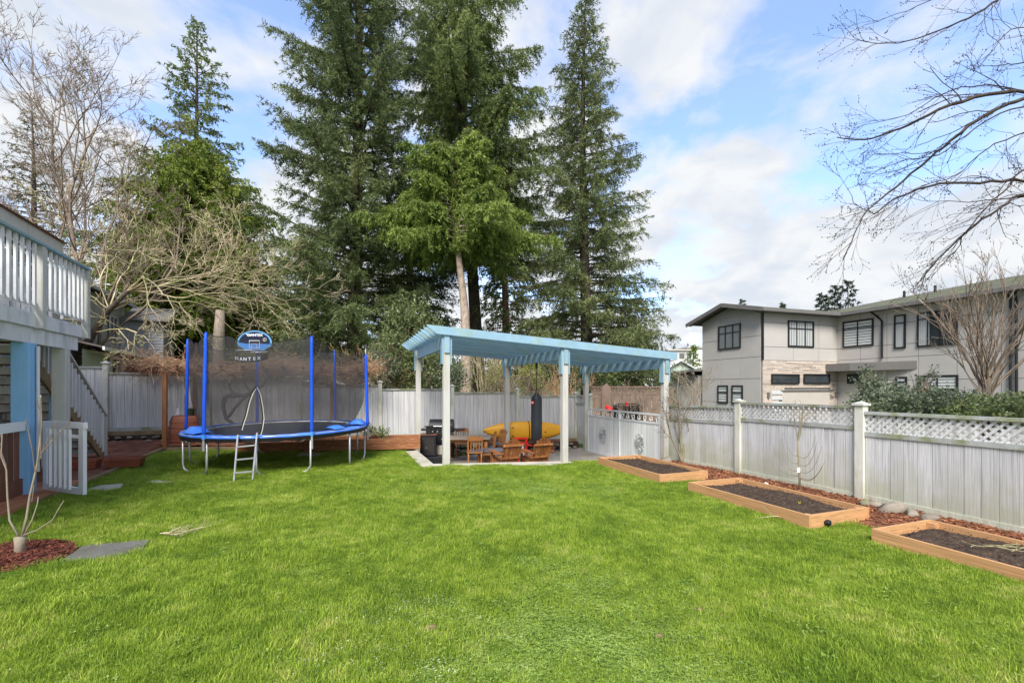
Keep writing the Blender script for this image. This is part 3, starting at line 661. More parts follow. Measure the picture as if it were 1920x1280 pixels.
# ------------------------------------------------------------ trampoline
TC = Vector((-5.15, 10.03, 0)); TR = 1.80; ZF = EYE-.90; AN = 14
def TP(deg, r, z): return Vector((TC.x+r*math.cos(R(deg)), TC.y+r*math.sin(R(deg)), z))
tr = thing('trampoline', 'round blue and black trampoline with safety net on the lawn', 'trampoline', (TC.x, TC.y, g1(TC.x, TC.y)))
def zt_(deg): return ZF+.03*math.sin(R(deg+20))
q = MB(); pts = [TP(d, TR, zt_(d)) for d in range(0, 361, 8)]; q.tube(pts, .022, 8, caps=False); q.build('frame_ring', m_steel, tr, smooth=True)
for k in range(6):
    pa = 14+60*k; q = MB()
    A_, B_ = pa, pa-30; ga = TP(A_, TR-.03, 0); gb = TP(B_, TR-.03, 0); z0 = min(g1(ga.x, ga.y), g1(gb.x, gb.y))+.012
    pts = [TP(A_, TR-.02, zt_(A_)), TP(A_, TR-.02, z0+.14), TP(A_-1.5, TR-.04, z0+.05), TP(A_-5, TR-.10, z0)]+[TP(A_-5-20*f, TR-.10-.02*math.sin(f*3.14), z0) for f in (.25, .5, .75)]+[TP(B_+5, TR-.10, z0), TP(B_+1.5, TR-.04, z0+.05), TP(B_, TR-.02, z0+.14), TP(B_, TR-.02, zt_(B_))]
    q.tube(pts, .020, 8); q.build('leg', m_steel, tr, smooth=True)
q = MB(); q.v = [tuple(TP(d, TR-.28, zt_(d)+.0-.015)) for d in range(0, 360, 8)]; q.v.append((TC.x, TC.y, ZF-.045)); nn = len(q.v)-1
q.f = [(i_, (i_+1) % nn, nn) for i_ in range(nn)]; q.build('jump_mat', m_tramp, tr)
q = MB(); q.tube([TP(d, TR-.28, zt_(d)-.008) for d in range(0, 361, 8)], .012, 5, caps=False); q.build('mat_edge', m_cream, tr)
q = MB()
for k in range(60):
    d = k*6; q.tube([TP(d, TR-.02, zt_(d)), TP(d, TR-.28, zt_(d)-.012)], .006, 4)
q.build('spring', m_steel, tr, kind='stuff')
q = MB(); n = 90; rad = [TR-.27, TR-.14, TR+.01, TR+.035, TR+.03]
for i_ in range(n):
    d = 360*i_/n; rip = random.uniform(-.008, .012); lift = .055*math.exp(-((d-218) % 360-0)**2/90) if False else 0
    for j, r in enumerate(rad):
        zz_ = (.01, .022, .016, .0, -.022)[j]+rip*(1 if j < 3 else .3); q.v.append(tuple(TP(d, r+random.uniform(-.006, .006)*(j > 2), zt_(d)+zz_)))
for i_ in range(n):
    for j in range(4): a = i_*5+j; b = ((i_+1) % n)*5+j; q.f.append((a, b, b+1, a+1))
q.build('spring_pad', m_bluepad, tr, smooth=True)
q = MB()   # lifted flaps of the pad
for d0, d1, s in ((224, 243, .11), (0, 22, .09), (330, 340, .05)):
    nn = 10
    base = len(q.v)
    for i_ in range(nn+1):
        f = i_/nn; d = d0+(d1-d0)*f; hgt = s*math.sin(math.pi*f)**.5 if 0 < f < 1 else 0
        for r, hh in ((TR-.42, .02), (TR-.25, .06+hgt*.9), (TR-.10, .06+hgt), (TR, .045)): q.v.append(tuple(TP(d, r, zt_(d)+hh+random.uniform(-.004, .004))))
    for i_ in range(nn):
        for j in range(3): a = base+i_*4+j; q.f.append((a, a+4, a+5, a+1))
q.build('pad_flap', m_bluepad, tr, smooth=True)
q = MB()   # dark skirt below the ring
for i_ in range(91):
    d = 4*i_
    for r, z in ((TR+.034, -.020), (TR+.02, -.085-.02*random.random())): q.v.append(tuple(TP(d, r, zt_(d)+z)))
for i_ in range(90): a = 2*i_; q.f.append((a, a+2, a+3, a+1))
q.build('pad_skirt', m_black, tr)
lean = [0, 0, 0, .0, .0, 0]; PT = []
for k in range(6):
    d = 14+60*k; b = TP(d, TR+.045, zt_(d)-.10); h = (.76, .95, .97, 1.02, 1.0, .98)[k]; lr = (-.03, 0, 0, -.02, -.0, 0)[k]
    t = TP(d+(1.2 if k == 4 else 0), TR+.03+lr, EYE+h); PT.append(t)
    q = MB(); q.tube([TP(d, TR+.045, g1(b.x, b.y)+.48), b, b+(t-b)*.04], .021, 8); q.build('pole_base', m_steel, tr)
    q = MB(); nn = 14; q.tube([b+(t-b)*(.04+.96*i_/nn)+Vector((random.uniform(-.003, .003), 0, 0)) for i_ in range(nn+1)], [.033+random.uniform(-.003, .004) for _ in range(nn)]+[.02], 10); o = q.build('pole', m_bluefoam, tr, smooth=True)
    if k in (4, 5):
        c = MB(); c.tube([b+(t-b)*.035, b+(t-b)*.075], .037, 10); c.build('pole_collar', m_brdblue, o and tr)
    if k == 0: c = MB(); c.tube([t, t+Vector((.0, 0, .12))], .009, 6); c.build('pole_tip', m_tag, tr)
# net between poles, sagging at the top, with a few folds; opening slit faces the camera
q = MB(); cols_ = 14; rows_ = 10
for k in range(6):
    d0 = 14+60*k; base = len(q.v); t0, t1 = PT[k], PT[(k+1) % 6]
    for i_ in range(cols_+1):
        f = i_/cols_; d = d0+60*f; bt = TP(d, TR-.30+.02*math.sin(f*19+k), zt_(d)+.01)
        top = t0+(t1-t0)*f; top = top+Vector((0, 0, -.16*math.sin(math.pi*f)-.03*math.sin(f*23)))
        b2 = TP(d0, TR-.05, zt_(d0)+.05)*(1-f)+TP(d0+60, TR-.05, zt_(d0+60)+.05)*f
        for j in range(rows_+1):
            g = j/rows_; low = bt*(1-min(1, g*5))+b2*min(1, g*5); m_ = (bt+(b2-bt)*min(1, g*3)); m_ = m_+(top-m_)*g if g > 0 else bt
            dirn = (m_-Vector((TC.x, TC.y, m_.z))).normalized(); m_ = m_+dirn*(.018*math.sin(f*31+g*3+k)*(1-g*.4))*(0 if i_ in (0, cols_) else 1)
            q.v.append(tuple(m_))
    for i_ in range(cols_):
        for j in range(rows_): a = base+i_*(rows_+1)+j; q.f.append((a, a+rows_+1, a+rows_+2, a+1))
q.build('safety_net', m_net, tr, smooth=True)
q = MB()
for k in range(6):
    t0, t1 = PT[k], PT[(k+1) % 6]; q.tube([t0+(t1-t0)*f+Vector((0, 0, -.16*math.sin(math.pi*f)-.03*math.sin(f*23))) for f in np.linspace(0, 1, 15)], .007, 5)
q.build('top_hem', m_black, tr)
# zip opening
def NP(px, py, r=TR-.02):   # a point on the net's cylinder, near side, seen at a pixel
    k = (px-960)/F; A_ = k*k+1; B_ = -2*(k*TC.x+TC.y); C_ = TC.x**2+TC.y**2-r*r; y = (-B_-math.sqrt(max(0, B_*B_-4*A_*C_)))/(2*A_); return P(px, py, y)
arch = [(454, 806), (456, 798), (462, 780), (468, 755), (474, 738), (482, 726), (489, 742), (493, 765), (495, 785), (492, 805), (489, 816)]
q = MB(); q.tube([NP(*p, r=TR-.03+(.0 if 2 < i_ < 9 else .06)) for i_, p in enumerate(arch)], .009, 6); q.build('net_door_trim', m_cream, tr)
q = MB(); q.tube([NP(p[0]-2, p[1]-2, r=TR-.02+(.0 if 2 < i_ < 9 else .06)) for i_, p in enumerate(arch)], .010, 5); q.build('net_door_zip', m_black, tr)
# ladder
ld = thing('ladder', 'three step metal ladder leaning on the front of the trampoline', 'ladder', onlawn(455, 902))
la, lb = onlawn(438, 905), onlawn(473, 902); ua, ub = NP(446, 815, TR+.06), NP(482, 811, TR+.06)
for a_, b_ in ((la, ua), (lb, ub)):
    q = MB(); q.tube([a_+Vector((0, 0, -.02)), b_], .016, 8); q.build('rail', m_steel, ld)
for f in (.20, .47, .74):
    q = MB(); q.beam(la+(ua-la)*f, lb+(ub-lb)*f, .05, .022); q.build('rung', m_steel, ld)
# basketball board on the far left pole
kp = 2; tp = PT[kp]; bd = thing('basketball_hoop', 'black and blue toy basketball board with rim clipped to a trampoline pole', 'basketball hoop', (tp.x, tp.y, tp.z))
nb_ = Vector((-tp.x*.15+(TC.x-tp.x), TC.y-tp.y, 0)); nb_ = Vector((.10, -1, 0)).normalized(); ebx = Vector((1, .10, 0)).normalized(); ebz = Vector((0, 0, 1))
bc = P(478, 640, tp.y-.12)
def BO(x, z, o=0): return bc+ebx*x+ebz*z+nb_*o
def boardpoly(s):
    pts = []
    for k in range(25):
        a = math.pi*(1-k/24)
        pts.append((.44*s*math.cos(a), -.03+.32*s*math.sin(a)))
    pts += [(.42*s, -.12*s), (.20*s, -.25*s), (-.20*s, -.25*s), (-.42*s, -.12*s)]; return pts
q = MB(); q.prism([BO(x, z, -.02) for x, z in boardpoly(1.0)], nb_*.03); q.build('backboard', m_black, bd)
q = MB(); q.prism([BO(x, z, .011) for x, z in boardpoly(.93)], nb_*.004); q.build('board_edge_band', mat('light_board_blue', (.13, .36, .62), .4, bump=0), bd)
q = MB(); q.prism([BO(x, z, .016) for x, z in boardpoly(.84)], nb_*.004); q.build('board_field', m_brdblue, bd)
q = MB(); q.prism([BO(x, z, .021) for x, z in [(x, z) for x, z in boardpoly(.84)[:25]]+[(.36, -.03), (-.36, -.03)]], nb_*.003)
q.prism([BO(x, z, .025) for x, z in ((-.36, -.03), (.36, -.03), (.30, -.055), (-.16, -.055), (-.24, -.04))], nb_*.002); q.build('board_print_dark', m_brdnavy, bd)
q = MB()
for hw, z0_, z1_, t_ in ((.12, -.17, .02, .012), (.06, -.17, -.065, .009)):
    q.box((0, 0, 0), (.001, .001, .001)); 
    for a_, b_ in (((-hw, z0_), (-hw, z1_)), ((hw, z0_), (hw, z1_)), ((-hw, z1_), (hw, z1_)), ((-hw, z0_), (hw, z0_))): q.beam(BO(*a_, .029), BO(*b_, .029), .004, t_, up=ebz if a_[0] != b_[0] else ebx)
q.v = [v if abs(v[0])+abs(v[1]) > .1 else tuple(BO(0, 0, .02)) for v in q.v]; q.build('shooting_square', m_print, bd)
lay_text('GIANTEX', .088, m_print, bd, BO(.01, .155, .027), ebx, ebz, 'lettering', .002, bold=.0025)
q = MB(); q.prism([BO(x, z, .026) for x, z in ((-.22, .185), (-.14, .185), (-.155, .155))], nb_*.003); q.build('logo_mark', m_print, bd)
q = MB(); q.tube([BO(.245+.04*math.cos(a), .045+.04*math.sin(a), .03) for a in np.linspace(0, 6.283, 14)], .006, 5, caps=False); q.tube([BO(.245, .025, .03), BO(.245, .065, .03)], .007, 4); q.build('round_badge', m_cream, bd)
rc = BO(.10, -.27, .36); rad_ = .34
q = MB(); q.tube([rc+ebx*rad_*math.cos(a)*1.0+nb_*rad_*math.sin(a) for a in np.linspace(0, 6.283, 28)], .011, 6, caps=False); q.tube([BO(0, -.26, 0), BO(0, -.26, .06)], .02, 6); q.build('rim', m_steel, bd)
q = MB(); nn = 28; bandc = rc-Vector((0, 0, 0))
for i_ in range(nn+1):
    a = math.pi*(-.04+1.08*i_/nn); sag = .02+.16*math.sin(a)**.6 if 0 < a < math.pi else .02
    p = rc+ebx*rad_*math.cos(a)*1.02+nb_*rad_*math.sin(a)*1.02
    sg_ = .10*math.sin(max(0, min(math.pi, a))); q.v += [tuple(p+Vector((0, 0, -.04-sg_))), tuple(p+Vector((0, 0, -.04-.15-sg_)))]
for i_ in range(nn): a = 2*i_; q.f.append((a, a+2, a+3, a+1))
q.build('rim_band', m_black, bd)
for i_, ch in enumerate('GIANTEX'):
    a = math.pi/2-(i_-3)*.27; p = rc+ebx*rad_*1.05*math.cos(a)+nb_*rad_*1.05*math.sin(a)-Vector((0, 0, .115+.10*math.sin(a))); tx = (ebx*math.sin(a)-nb_*math.cos(a))
    lay_text(ch, .105, m_print, bd, p, tx, ebz, 'letter', .002, bold=.003)
q = MB(); q.tube([BO(0, -.3, -.04), BO(0, .0, -.03)], .018, 6); q.build('mount_tube', m_bluefoam, bd)

# ------------------------------------------------------------ wisteria arbor
ar = thing('arbor', 'low stained timber arbor smothered in bare brown vines', 'arbor', (-8.8, 11.4, 0))
aS = lambda t, o: K0-U*t-V_*o      # t along the back fence, o out from it
zar = EYE+.36
for t, o, zb in ((12.2, 1.0, 0), (11.75, .28, 0), (8.3, .30, -.1), (9.0, 1.0, -.1)):
    if (t, o) == (9.0, 1.0): continue
    p = aS(t, o); q = MB(); q.box((p.x, p.y, (zb-.05+zar)/2), (.09, .09, zar-zb+.05), A20); q.build('post', m_orange, ar)
for o in (.25, .98): q = MB(); q.beam(aS(13.0, o)+Vector((0, 0, zar+.06)), aS(7.3, o)+Vector((0, 0, zar+.02)), .05, .13); q.build('beam', m_browns, ar)
for k in range(12):
    t = 7.6+k*.48; q = MB(); q.beam(aS(t, -.05)+Vector((0, 0, zar+.16)), aS(t, 1.2)+Vector((0, 0, zar+.16)), .04, .09); q.build('rafter', m_browns, ar)
sg = []; rr = random.Random(5)
for k in range(2300):
    t = rr.uniform(7.0, 13.1); o = rr.uniform(-.15, 1.25); p = aS(t, o)+Vector((0, 0, zar+.10+rr.uniform(-.10, .34)*rr.random()+.1*math.sin(t*2.1)))
    d = Vector((rr.gauss(0, 1), rr.gauss(0, .7), rr.gauss(0, .35))).normalized(); r = rr.uniform(.003, .008); st = rr.uniform(.06, .11)
    for s in range(rr.randint(4, 9)):
        e = p+d*st; sg.append((*p, *e, r, r*.9)); p = e; d = (d+Vector((rr.gauss(0, .25), rr.gauss(0, .25), rr.gauss(-.06, .2)))).normalized(); r *= .93
segmesh('vine_tangle', sg, m_vine, ar, n=3, kind='stuff')
q = MB()
vp = lambda px, py, d=12.0: P(px, py, d)
for pts, r in (([(446, 800), (424, 785), (418, 762), (420, 745), (436, 738), (458, 742), (470, 735), (480, 725)], .045), ([(425, 715), (430, 725), (438, 738)], .03), ([(432, 712), (430, 725)], .02),
               ([(428, 782), (440, 765), (455, 748), (475, 733), (492, 722), (502, 705), (500, 690)], .04), ([(455, 690), (456, 712), (464, 728), (472, 734)], .028), ([(418, 762), (425, 745), (448, 743)], .03)):
    pl = [vp(*p) for p in pts]; sm = []
    for a_, b_ in zip(pl, pl[1:]): sm += [a_, (a_+b_)/2]
    q.tube(sm+[pl[-1]], r, 7)
q.build('vine_trunk', m_vined, ar, smooth=True)

# ------------------------------------------------------------ brick patio at the left with timber edge
LBP = [(-14, 9.0), (-7.9, 8.0), (-8.25, 9.3), (-8.70, 11.2), (-8.05, 11.55), (-3.0, 13.35), (-3.4, 14.3), (-14, 10.5)]
def inpoly(x, y, poly):
    c = np.zeros(np.shape(x), bool); n_ = len(poly)
    for i_ in range(n_):
        x0, y0 = poly[i_]; x1, y1 = poly[(i_+1) % n_]; cond = ((y0 > y) != (y1 > y)) & (x < (x1-x0)*(y-y0)/(y1-y0+1e-12)+x0); c ^= cond
    return c
e1, e2, e3 = at_z(165, 903, -.02), at_z(305, 845, -.02), at_z(600, 843, -.10)
e0 = e1+(e1-e2)*.55
def rise_(x, y): fo = -((x-K0.x)*V_.x+(y-K0.y)*V_.y); fs = -((x-K0.x)*U.x+(y-K0.y)*U.y); return .19*max(0, min(1, (1.5-fo)/1.2))*max(0, min(1, (fs-8.6)/1.5))
LBP = [(e0.x, e0.y), (e2.x, e2.y), (e3.x, e3.y)]+[tuple((K0-U*s-V_*.35)[:2]) for s in (7.0, 14.8)]+[(-14, 9)]
pb = MB(); zb_ = lambda x, y: g1(x, y)+.028+rise_(x, y)
bb = bmesh.new(); vsb = [bb.verts.new((x, y, g1(x, y)+.012)) for x, y in LBP]; bb.faces.new(vsb); bmesh.ops.triangulate(bb, faces=bb.faces[:]); me = bpy.data.meshes.new('brick_patio'); bb.to_mesh(me); bb.free(); me.materials.append(m_joint); bp_ = link('brick_patio', me, kind='structure')
cnt = 0; stuffb = MB(); ex_ = U; ey_ = V_
for i_ in range(-70, 50):
    for j in range(-40, 50):
        c = Vector((e2.x, e2.y, 0))+ex_*(i_*.215+(j % 2)*.107)+ey_*(j*.108)
        if c.x < -13 or c.y > 14: continue
        if all(inpoly(np.array([c.x+dx]), np.array([c.y+dy]), LBP)[0] for dx, dy in ((.1, .02), (-.1, -.02))):
            z = g1(c.x, c.y)+.034+rise_(c.x, c.y)+random.uniform(-.003, .003)
            if c.x > -10.6 and cnt < 290 and c.y < 12.2: piece('brick', m_brick, bp_, (c.x, c.y, z), (.205, .098, .03), A20); cnt += 1
            else: stuffb.box((c.x, c.y, z), (.205, .098, .03), A20)
stuffb.build('brick', m_brick, bp_, kind='stuff')
te = thing('timber_edging', 'weathered timber edging between the lawn and the brick patio', 'edging', (e2.x, e2.y, 0))
for a_, b_ in ((e0, e2), (e2, e3)):
    a_ = Vector(a_); b_ = Vector(b_); n_ = 2
    for k in range(n_):
        p_, r_ = a_+(b_-a_)*k/n_, a_+(b_-a_)*((k+1)/n_-.004); q = MB(); q.beam((p_.x, p_.y, g1(p_.x, p_.y)+.02), (r_.x, r_.y, g1(r_.x, r_.y)+.02), .09, .11); q.build('timber', m_edge, te, bevel=.006)
# timber planter at the back
tp_ = thing('timber_planter', 'long reddish timber planter box between the trampoline and the patio', 'planter', tuple(at_z(720, 842, -.12)))
a_ = P(655, 822, 11.7); b_ = P(788, 822, 12.05); dr = Vector((b_.x-a_.x, b_.y-a_.y, 0)).normalized(); bk = Vector((-dr.y, dr.x, 0)); zt = EYE-1.36; a_.z = b_.z = 0
a2_ = a_-dr*1.1
for (s_, e_, zz0, zz1, mm) in ((a2_, b_, zt-.14, zt, m_redwood), (a2_, b_, zt-.29, zt-.147, m_redwood), (a2_+bk*.85, b_+bk*.85, zt-.29, zt, m_redwood)):
    q = MB(); q.beam(s_+Vector((0, 0, (zz0+zz1)/2)), e_+Vector((0, 0, (zz0+zz1)/2)), .045, zz1-zz0); q.build('board', mm, tp_, bevel=.004)
for s_ in (b_-dr*.025, a2_+dr*.025): q = MB(); q.beam(s_+bk*.025+Vector((0, 0, zt-.145)), s_+bk*.82+Vector((0, 0, zt-.145)), .045, .28); q.build('board', m_redwood, tp_)
q = MB(); q.beam(a2_-dr*1.6+bk*.1+Vector((0, 0, zt-.16)), a2_-dr*.03+bk*.1+Vector((0, 0, zt-.16)), .08, .22); q.build('low_board', m_redwood, tp_)
q = MB(); q.prism([v+Vector((0, 0, zt-.16)) for v in (a2_+bk*.03, b_+bk*.03, b_+bk*.82, a2_+bk*.82)], (0, 0, .03)); q.build('soil', m_soil, tp_)
# terracotta troughs
def trough(lb, c, L, W, H, rz):
    root = thing('planter_trough', lb, 'planter', c, 'terracotta troughs at the foot of the stairs'); Mx = Matrix.Translation(c) @ Matrix.Rotation(rz, 4, 'Z')
    q = MB(); t = .02
    def ring(l, w, z): return [Mx @ Vector((x*l/2, y*w/2, z)) for x, y in ((-1, -1), (1, -1), (1, 1), (-1, 1))]
    R1, R2, R3, R4, R5, R6 = ring(L*.88, W*.82, 0), ring(L*.97, W*.95, H-.04), ring(L*1.03, W*1.05, H-.04), ring(L*1.03, W*1.05, H), ring(L*.93, W*.88, H), ring(L*.9, W*.84, H*.8)
    vs = R1+R2+R3+R4+R5+R6; fs = [(3, 2, 1, 0)]
    for k in range(5):
        for j in range(4): fs.append((k*4+j, k*4+(j+1) % 4, (k+1)*4+(j+1) % 4, (k+1)*4+j))
    q.add(vs, fs); q.build('trough', m_terra, root)
    q = MB(); q.add(R6, [(0, 1, 2, 3)]); q.build('soil', mat('dry_potting_soil', (.16, .12, .07), .95, .4, 20, bump=.8), root)
p = at_z(209, 879, 0); trough('nearer terracotta trough planter half full of dry soil', Vector((p.x+.10, p.y+.2, .02)), .58, .34, .18, R(24)); trough('terracotta trough planter tucked against the stair balusters', Vector((p.x-.52, p.y-.03, .02)), .5, .34, .18, R(24))
# barrel, pot, ornament
bc_ = P(354, 800, 12.0); bz = 0.0; br = thing('barrel', 'brown ribbed rain barrel beside the arbor post', 'barrel', (bc_.x, bc_.y-.1, bz))
q = MB(); prof = []
for k in range(13):
    f = k/12; r = .31+.075*math.sin(math.pi*f); z = f*.84; prof.append((r+(.012 if k % 4 == 2 else 0), z))
q.lathe(prof, (bc_.x, bc_.y-.1, bz), 24); q.build('barrel_body', m_barrel, br, smooth=True)
for z in (.2, .55, .68): q = MB(); r = .31+.075*math.sin(math.pi*z/.84)+.008; q.lathe([(r, z-.015), (r+.008, z), (r, z+.015)], (bc_.x, bc_.y-.1, bz), 24); q.build('hoop', m_barrel, br)
q = MB(); q.lathe([(.08, 0), (.12, .15), (.13, .16), (.13, .19), (.11, .19), (.10, .15)], (bc_.x+.12, bc_.y-.1, .845), 16); q.build('flower_pot', mat('dark_green_pot', (.03, .045, .02)), label='dark green pot on top of the barrel', cat='flower pot')
q = MB(); q.lathe([(.05, 0), (.06, .03), (.03, .07), (.045, .11), (.02, .15), (.035, .18), (.0, .21)], (bc_.x-.19, bc_.y-.12, .845), 12); q.build('garden_ornament', m_tag, label='small white figurine on top of the barrel', cat='ornament', smooth=True)
# ------------------------------------------------------------ furniture on the sunken patio
FZ = FLOOR
def turned(h, r=.028):
    return [(r*.7, 0), (r*.9, .05*h), (r*1.25, .18*h), (r*.8, .24*h), (r*1.2, .36*h), (r*1.35, .52*h), (r*.8, .62*h), (r*1.2, .68*h), (r*1.2, h)]
def dining_chair(lb):
    t = thing('dining_chair', lb, 'chair', (0, 0, 0), 'pine dining chairs round the patio table')
    q = MB(); q.box((0, 0, .445), (.42, .40, .03)); q.build('seat', m_chair, t, bevel=.012)
    q = MB(); q.box((0, 0, .475), (.36, .35, .03)); q.build('cushion', m_greyc, t, bevel=.012)
    for sx_ in (-1, 1):
        for sy_ in (-1, 1):
            q = MB(); q.lathe(turned(.43, .017), (sx_*.17, sy_*.16, 0), 8); q.build('leg', m_chair, t, smooth=True)
        q = MB(); q.tube([(sx_*.18, -.18, .45), (sx_*.185, -.20, .65), (sx_*.19, -.235, .86)], [.019, .022, .017], 8); q.build('back_post', m_chair, t)
        q = MB(); q.tube([(sx_*.17, -.16, .2), (sx_*.17, .16, .2)], .011, 6); q.build('stretcher', m_chair, t)
    q = MB(); q.prism([(-.20, -.225, .77), (.20, -.225, .77), (.215, -.235, .86), (.1, -.24, .895), (-.1, -.24, .895), (-.215, -.235, .86)], (0, -.022, 0)); q.build('top_rail', m_chair, t)
    for x in (-.11, -.037, .037, .11): q = MB(); q.tube([(x, -.175, .46), (x, -.20, .62), (x, -.235, .79)], [.010, .019, .010], 6); q.build('spindle', m_chair, t)
    return t
c1 = dining_chair('pine dining chair with its back to the lawn at the near side of the table')
def put(o, px, d, rz, lb=None): return place(o, ((px-960)/F*d, d, FZ), rz, lb)
put(c1, 890, 12.15, R(8))
put(dup(c1), 866, 14.1, R(185), 'pine dining chair on the far side of the patio table by the grill')
put(dup(c1), 914, 13.1, R(100), 'pine dining chair at the right end of the table, next to the white post')
put(dup(c1), 931, 13.7, R(120), 'pine dining chair turned sideways in front of the yellow kayak')
tb = thing('dining_table', 'wooden plank dining table with turned legs under the pergola', 'table', (-1.36, 13.05, FZ))
for k in range(6):
    q = MB(); q.box((-1.30, 13.08-.40+k*.165, FZ+.735), (1.35, .16, .03), R(4)); q.build('plank', m_pink, tb)
for x in (-1.86, -.74):
    for y in (12.78, 13.38): q = MB(); q.lathe(turned(.70, .045), (x, y, FZ), 10); q.build('leg', m_chair, tb, smooth=True)
q = MB()
for y in (12.78, 13.38): q.box((-1.30, y, FZ+.665), (1.1, .03, .09))
for x in (-1.86, -.74): q.box((x, 13.08, FZ+.665), (.03, .56, .09))
q.build('apron', m_chair, tb)
be = thing('padded_bench', 'low bench with a grey cushion between the table and the adirondack chairs', 'bench', (-.60, 12.6, FZ))
q = MB(); q.box((-.60, 12.55, FZ+.43), (.75, .42, .10), R(20)); q.build('cushion', m_greyc, be, bevel=.03)
q = MB(); q.box((-.60, 12.55, FZ+.36), (.78, .44, .04), R(20)); q.build('seat', m_chair, be)
for sx_ in (-.32, .32):
    for sy_ in (-.16, .16): q = MB(); q.box((-.60+sx_, 12.55+sy_+sx_*.36, FZ+.17), (.05, .05, .34), R(20)); q.build('leg', m_chair, be)
def adirondack(lb):
    t = thing('adirondack_chair', lb, 'chair', (0, 0, 0), 'brown adirondack chairs facing the patio')
    n_ = 7
    for k in range(n_):
        f = (k-(n_-1)/2)/((n_-1)/2); h = .90-.10*f*f*1.0-.04*abs(f)**3; xb = f*.19; xt = f*.26; y0, y1 = -.20, -.42
        zb0 = .26; w0, w1 = .050, .072; yb = lambda z: y0+(y1-y0)*(z-.26)/.66
        x_at = lambda z: xb+(xt-xb)*(z-zb0)/(.92-zb0); sl = f*.02
        pl = [(x_at(zb0)-w0/2, yb(zb0), zb0), (x_at(zb0)+w0/2, yb(zb0), zb0), (x_at(h)+w1/2, yb(h), h-max(0, sl)), (x_at(h)-w1/2, yb(h), h+min(0, sl))]
        q = MB(); q.prism(pl, (0, .018, .006)); q.build('back_slat', m_teak, t)
    for z, w_ in ((.42, .50), (.74, .54)):
        yy = -.20-.22*(z-.26)/.66-.018; q = MB(); q.box((0, yy, z), (w_, .025, .05)); q.build('back_brace', m_teak, t)
    for k in range(6):
        y = -.17+k*.095; z = .27+.02*k; q = MB(); q.box((0, y, z), (.50, .08, .02)); q.build('seat_slat', m_teak, t)
    for s_ in (-1, 1):
        q = MB(); q.prism([(s_*.31-.055, -.36, .53), (s_*.31+.055, -.36, .53), (s_*.31+.075, .22, .555), (s_*.31+.06, .34, .555), (s_*.31-.06, .34, .555), (s_*.31-.075, .22, .555)], (0, 0, .022)); q.build('armrest', m_teak, t)
        q = MB(); q.box((s_*.285, .26, .275), (.025, .10, .55)); q.build('leg', m_teak, t)
        q = MB(); q.prism([(s_*.262, .33, .28), (s_*.262, .33, .36), (s_*.262, -.28, .27), (s_*.262, -.62, .0), (s_*.262, -.50, .0), (s_*.262, -.22, .16)], (.024*s_, 0, 0)); q.build('side_rail', m_teak, t)
    return t
a1 = adirondack('brown adirondack chair nearer the dining table, its slatted back to the lawn')
put(a1, 949, 11.55, R(28)); put(dup(a1), 1005, 11.75, R(28), 'brown adirondack chair below the black punching bag')
t = thing('plastic_chair', 'small red plastic chair behind the two adirondack chairs', 'chair', (0, 0, 0))
q = MB(); q.box((0, 0, .36), (.42, .42, .03)); q.build('seat', m_red, t, bevel=.01)
for sx_ in (-1, 1):
    for sy_ in (-1, 1): q = MB(); q.tube([(sx_*.22, sy_*.2, 0), (sx_*.19, sy_*.18, .36)], .02, 6); q.build('leg', m_red, t)
    q = MB(); q.box((sx_*.19, -.2, .53), (.05, .03, .36)); q.build('back_post', m_red, t); q = MB(); q.box((sx_*.2, 0, .52), (.05, .4, .03)); q.build('armrest', m_red, t)
q = MB(); q.box((0, -.2, .69), (.40, .03, .06)); q.box((0, -.2, .55), (.30, .02, .05)); q.build('backrest', m_red, t, bevel=.008)
put(t, 980, 13.0, R(200))
t = thing('storage_tub', 'pale storage tub with a lime green lid beside the red chair', 'storage tub', (0, 0, 0))
q = MB(); q.box((0, 0, .2), (.42, .32, .38)); q.build('tub', m_farw, t, bevel=.02); q = MB(); q.box((0, 0, .41), (.46, .36, .04)); q.build('lid', m_lid, t, bevel=.012); put(t, 967, 13.6, R(20)); t.location.z += .06
# kayak strapped on a low rack
ky = thing('kayak', 'yellow kayak lying on its side on a rack against the back fence', 'kayak', P(982, 826, 14.9))
ka, kb = P(905, 808, 14.75), P(1064, 808, 15.25); ka.z = kb.z = EYE-1.47; n1_, n2_ = 40, 20; q = MB(); ax = (kb-ka); Lk = ax.length; ax.normalize(); nrm = Vector((ax.y, -ax.x, 0))
for i_ in range(n1_+1):
    f = i_/n1_; s = max(.02, (1-abs(2*f-1)**2.3))**.75; c = ka+ax*Lk*f+Vector((0, 0, .04*(1-s)))
    for j in range(n2_):
        a = 2*math.pi*j/n2_; rg = 1+.07*abs(math.cos(2.5*a+1.57))**.4-.03
        q.v.append(tuple(c+Vector((0, 0, 1))*(.315*s*math.sin(a)*rg)+nrm*(.19*s*math.cos(a)*rg)))
for i_ in range(n1_):
    for j in range(n2_): a = i_*n2_+j; b = i_*n2_+(j+1) % n2_; q.f.append((a, b, b+n2_, a+n2_))
q.f.append(tuple(range(n2_))); q.f.append(tuple(range(n1_*n2_, n1_*n2_+n2_))[::-1]); q.build('hull', m_yellow, ky, smooth=True)
c = ka+ax*Lk*.53
q = MB(); q.tube([c+Vector((0, 0, 1))*(.33*math.sin(a))+nrm*(.205*math.cos(a)) for a in np.linspace(0, 6.283, 20)], .014, 4, caps=False); q.build('strap', m_black, ky)
for f, z in ((.34, .13), (.34, -.14), (.72, -.03), (.02, .02)):
    c = ka+ax*Lk*f+nrm*.17; q = MB(); q.lathe([(.02, -.02), (.02, .02)], (0, 0, 0), 8, Matrix.Translation(c+Vector((0, 0, z)))); q.build('fitting', m_black, ky)
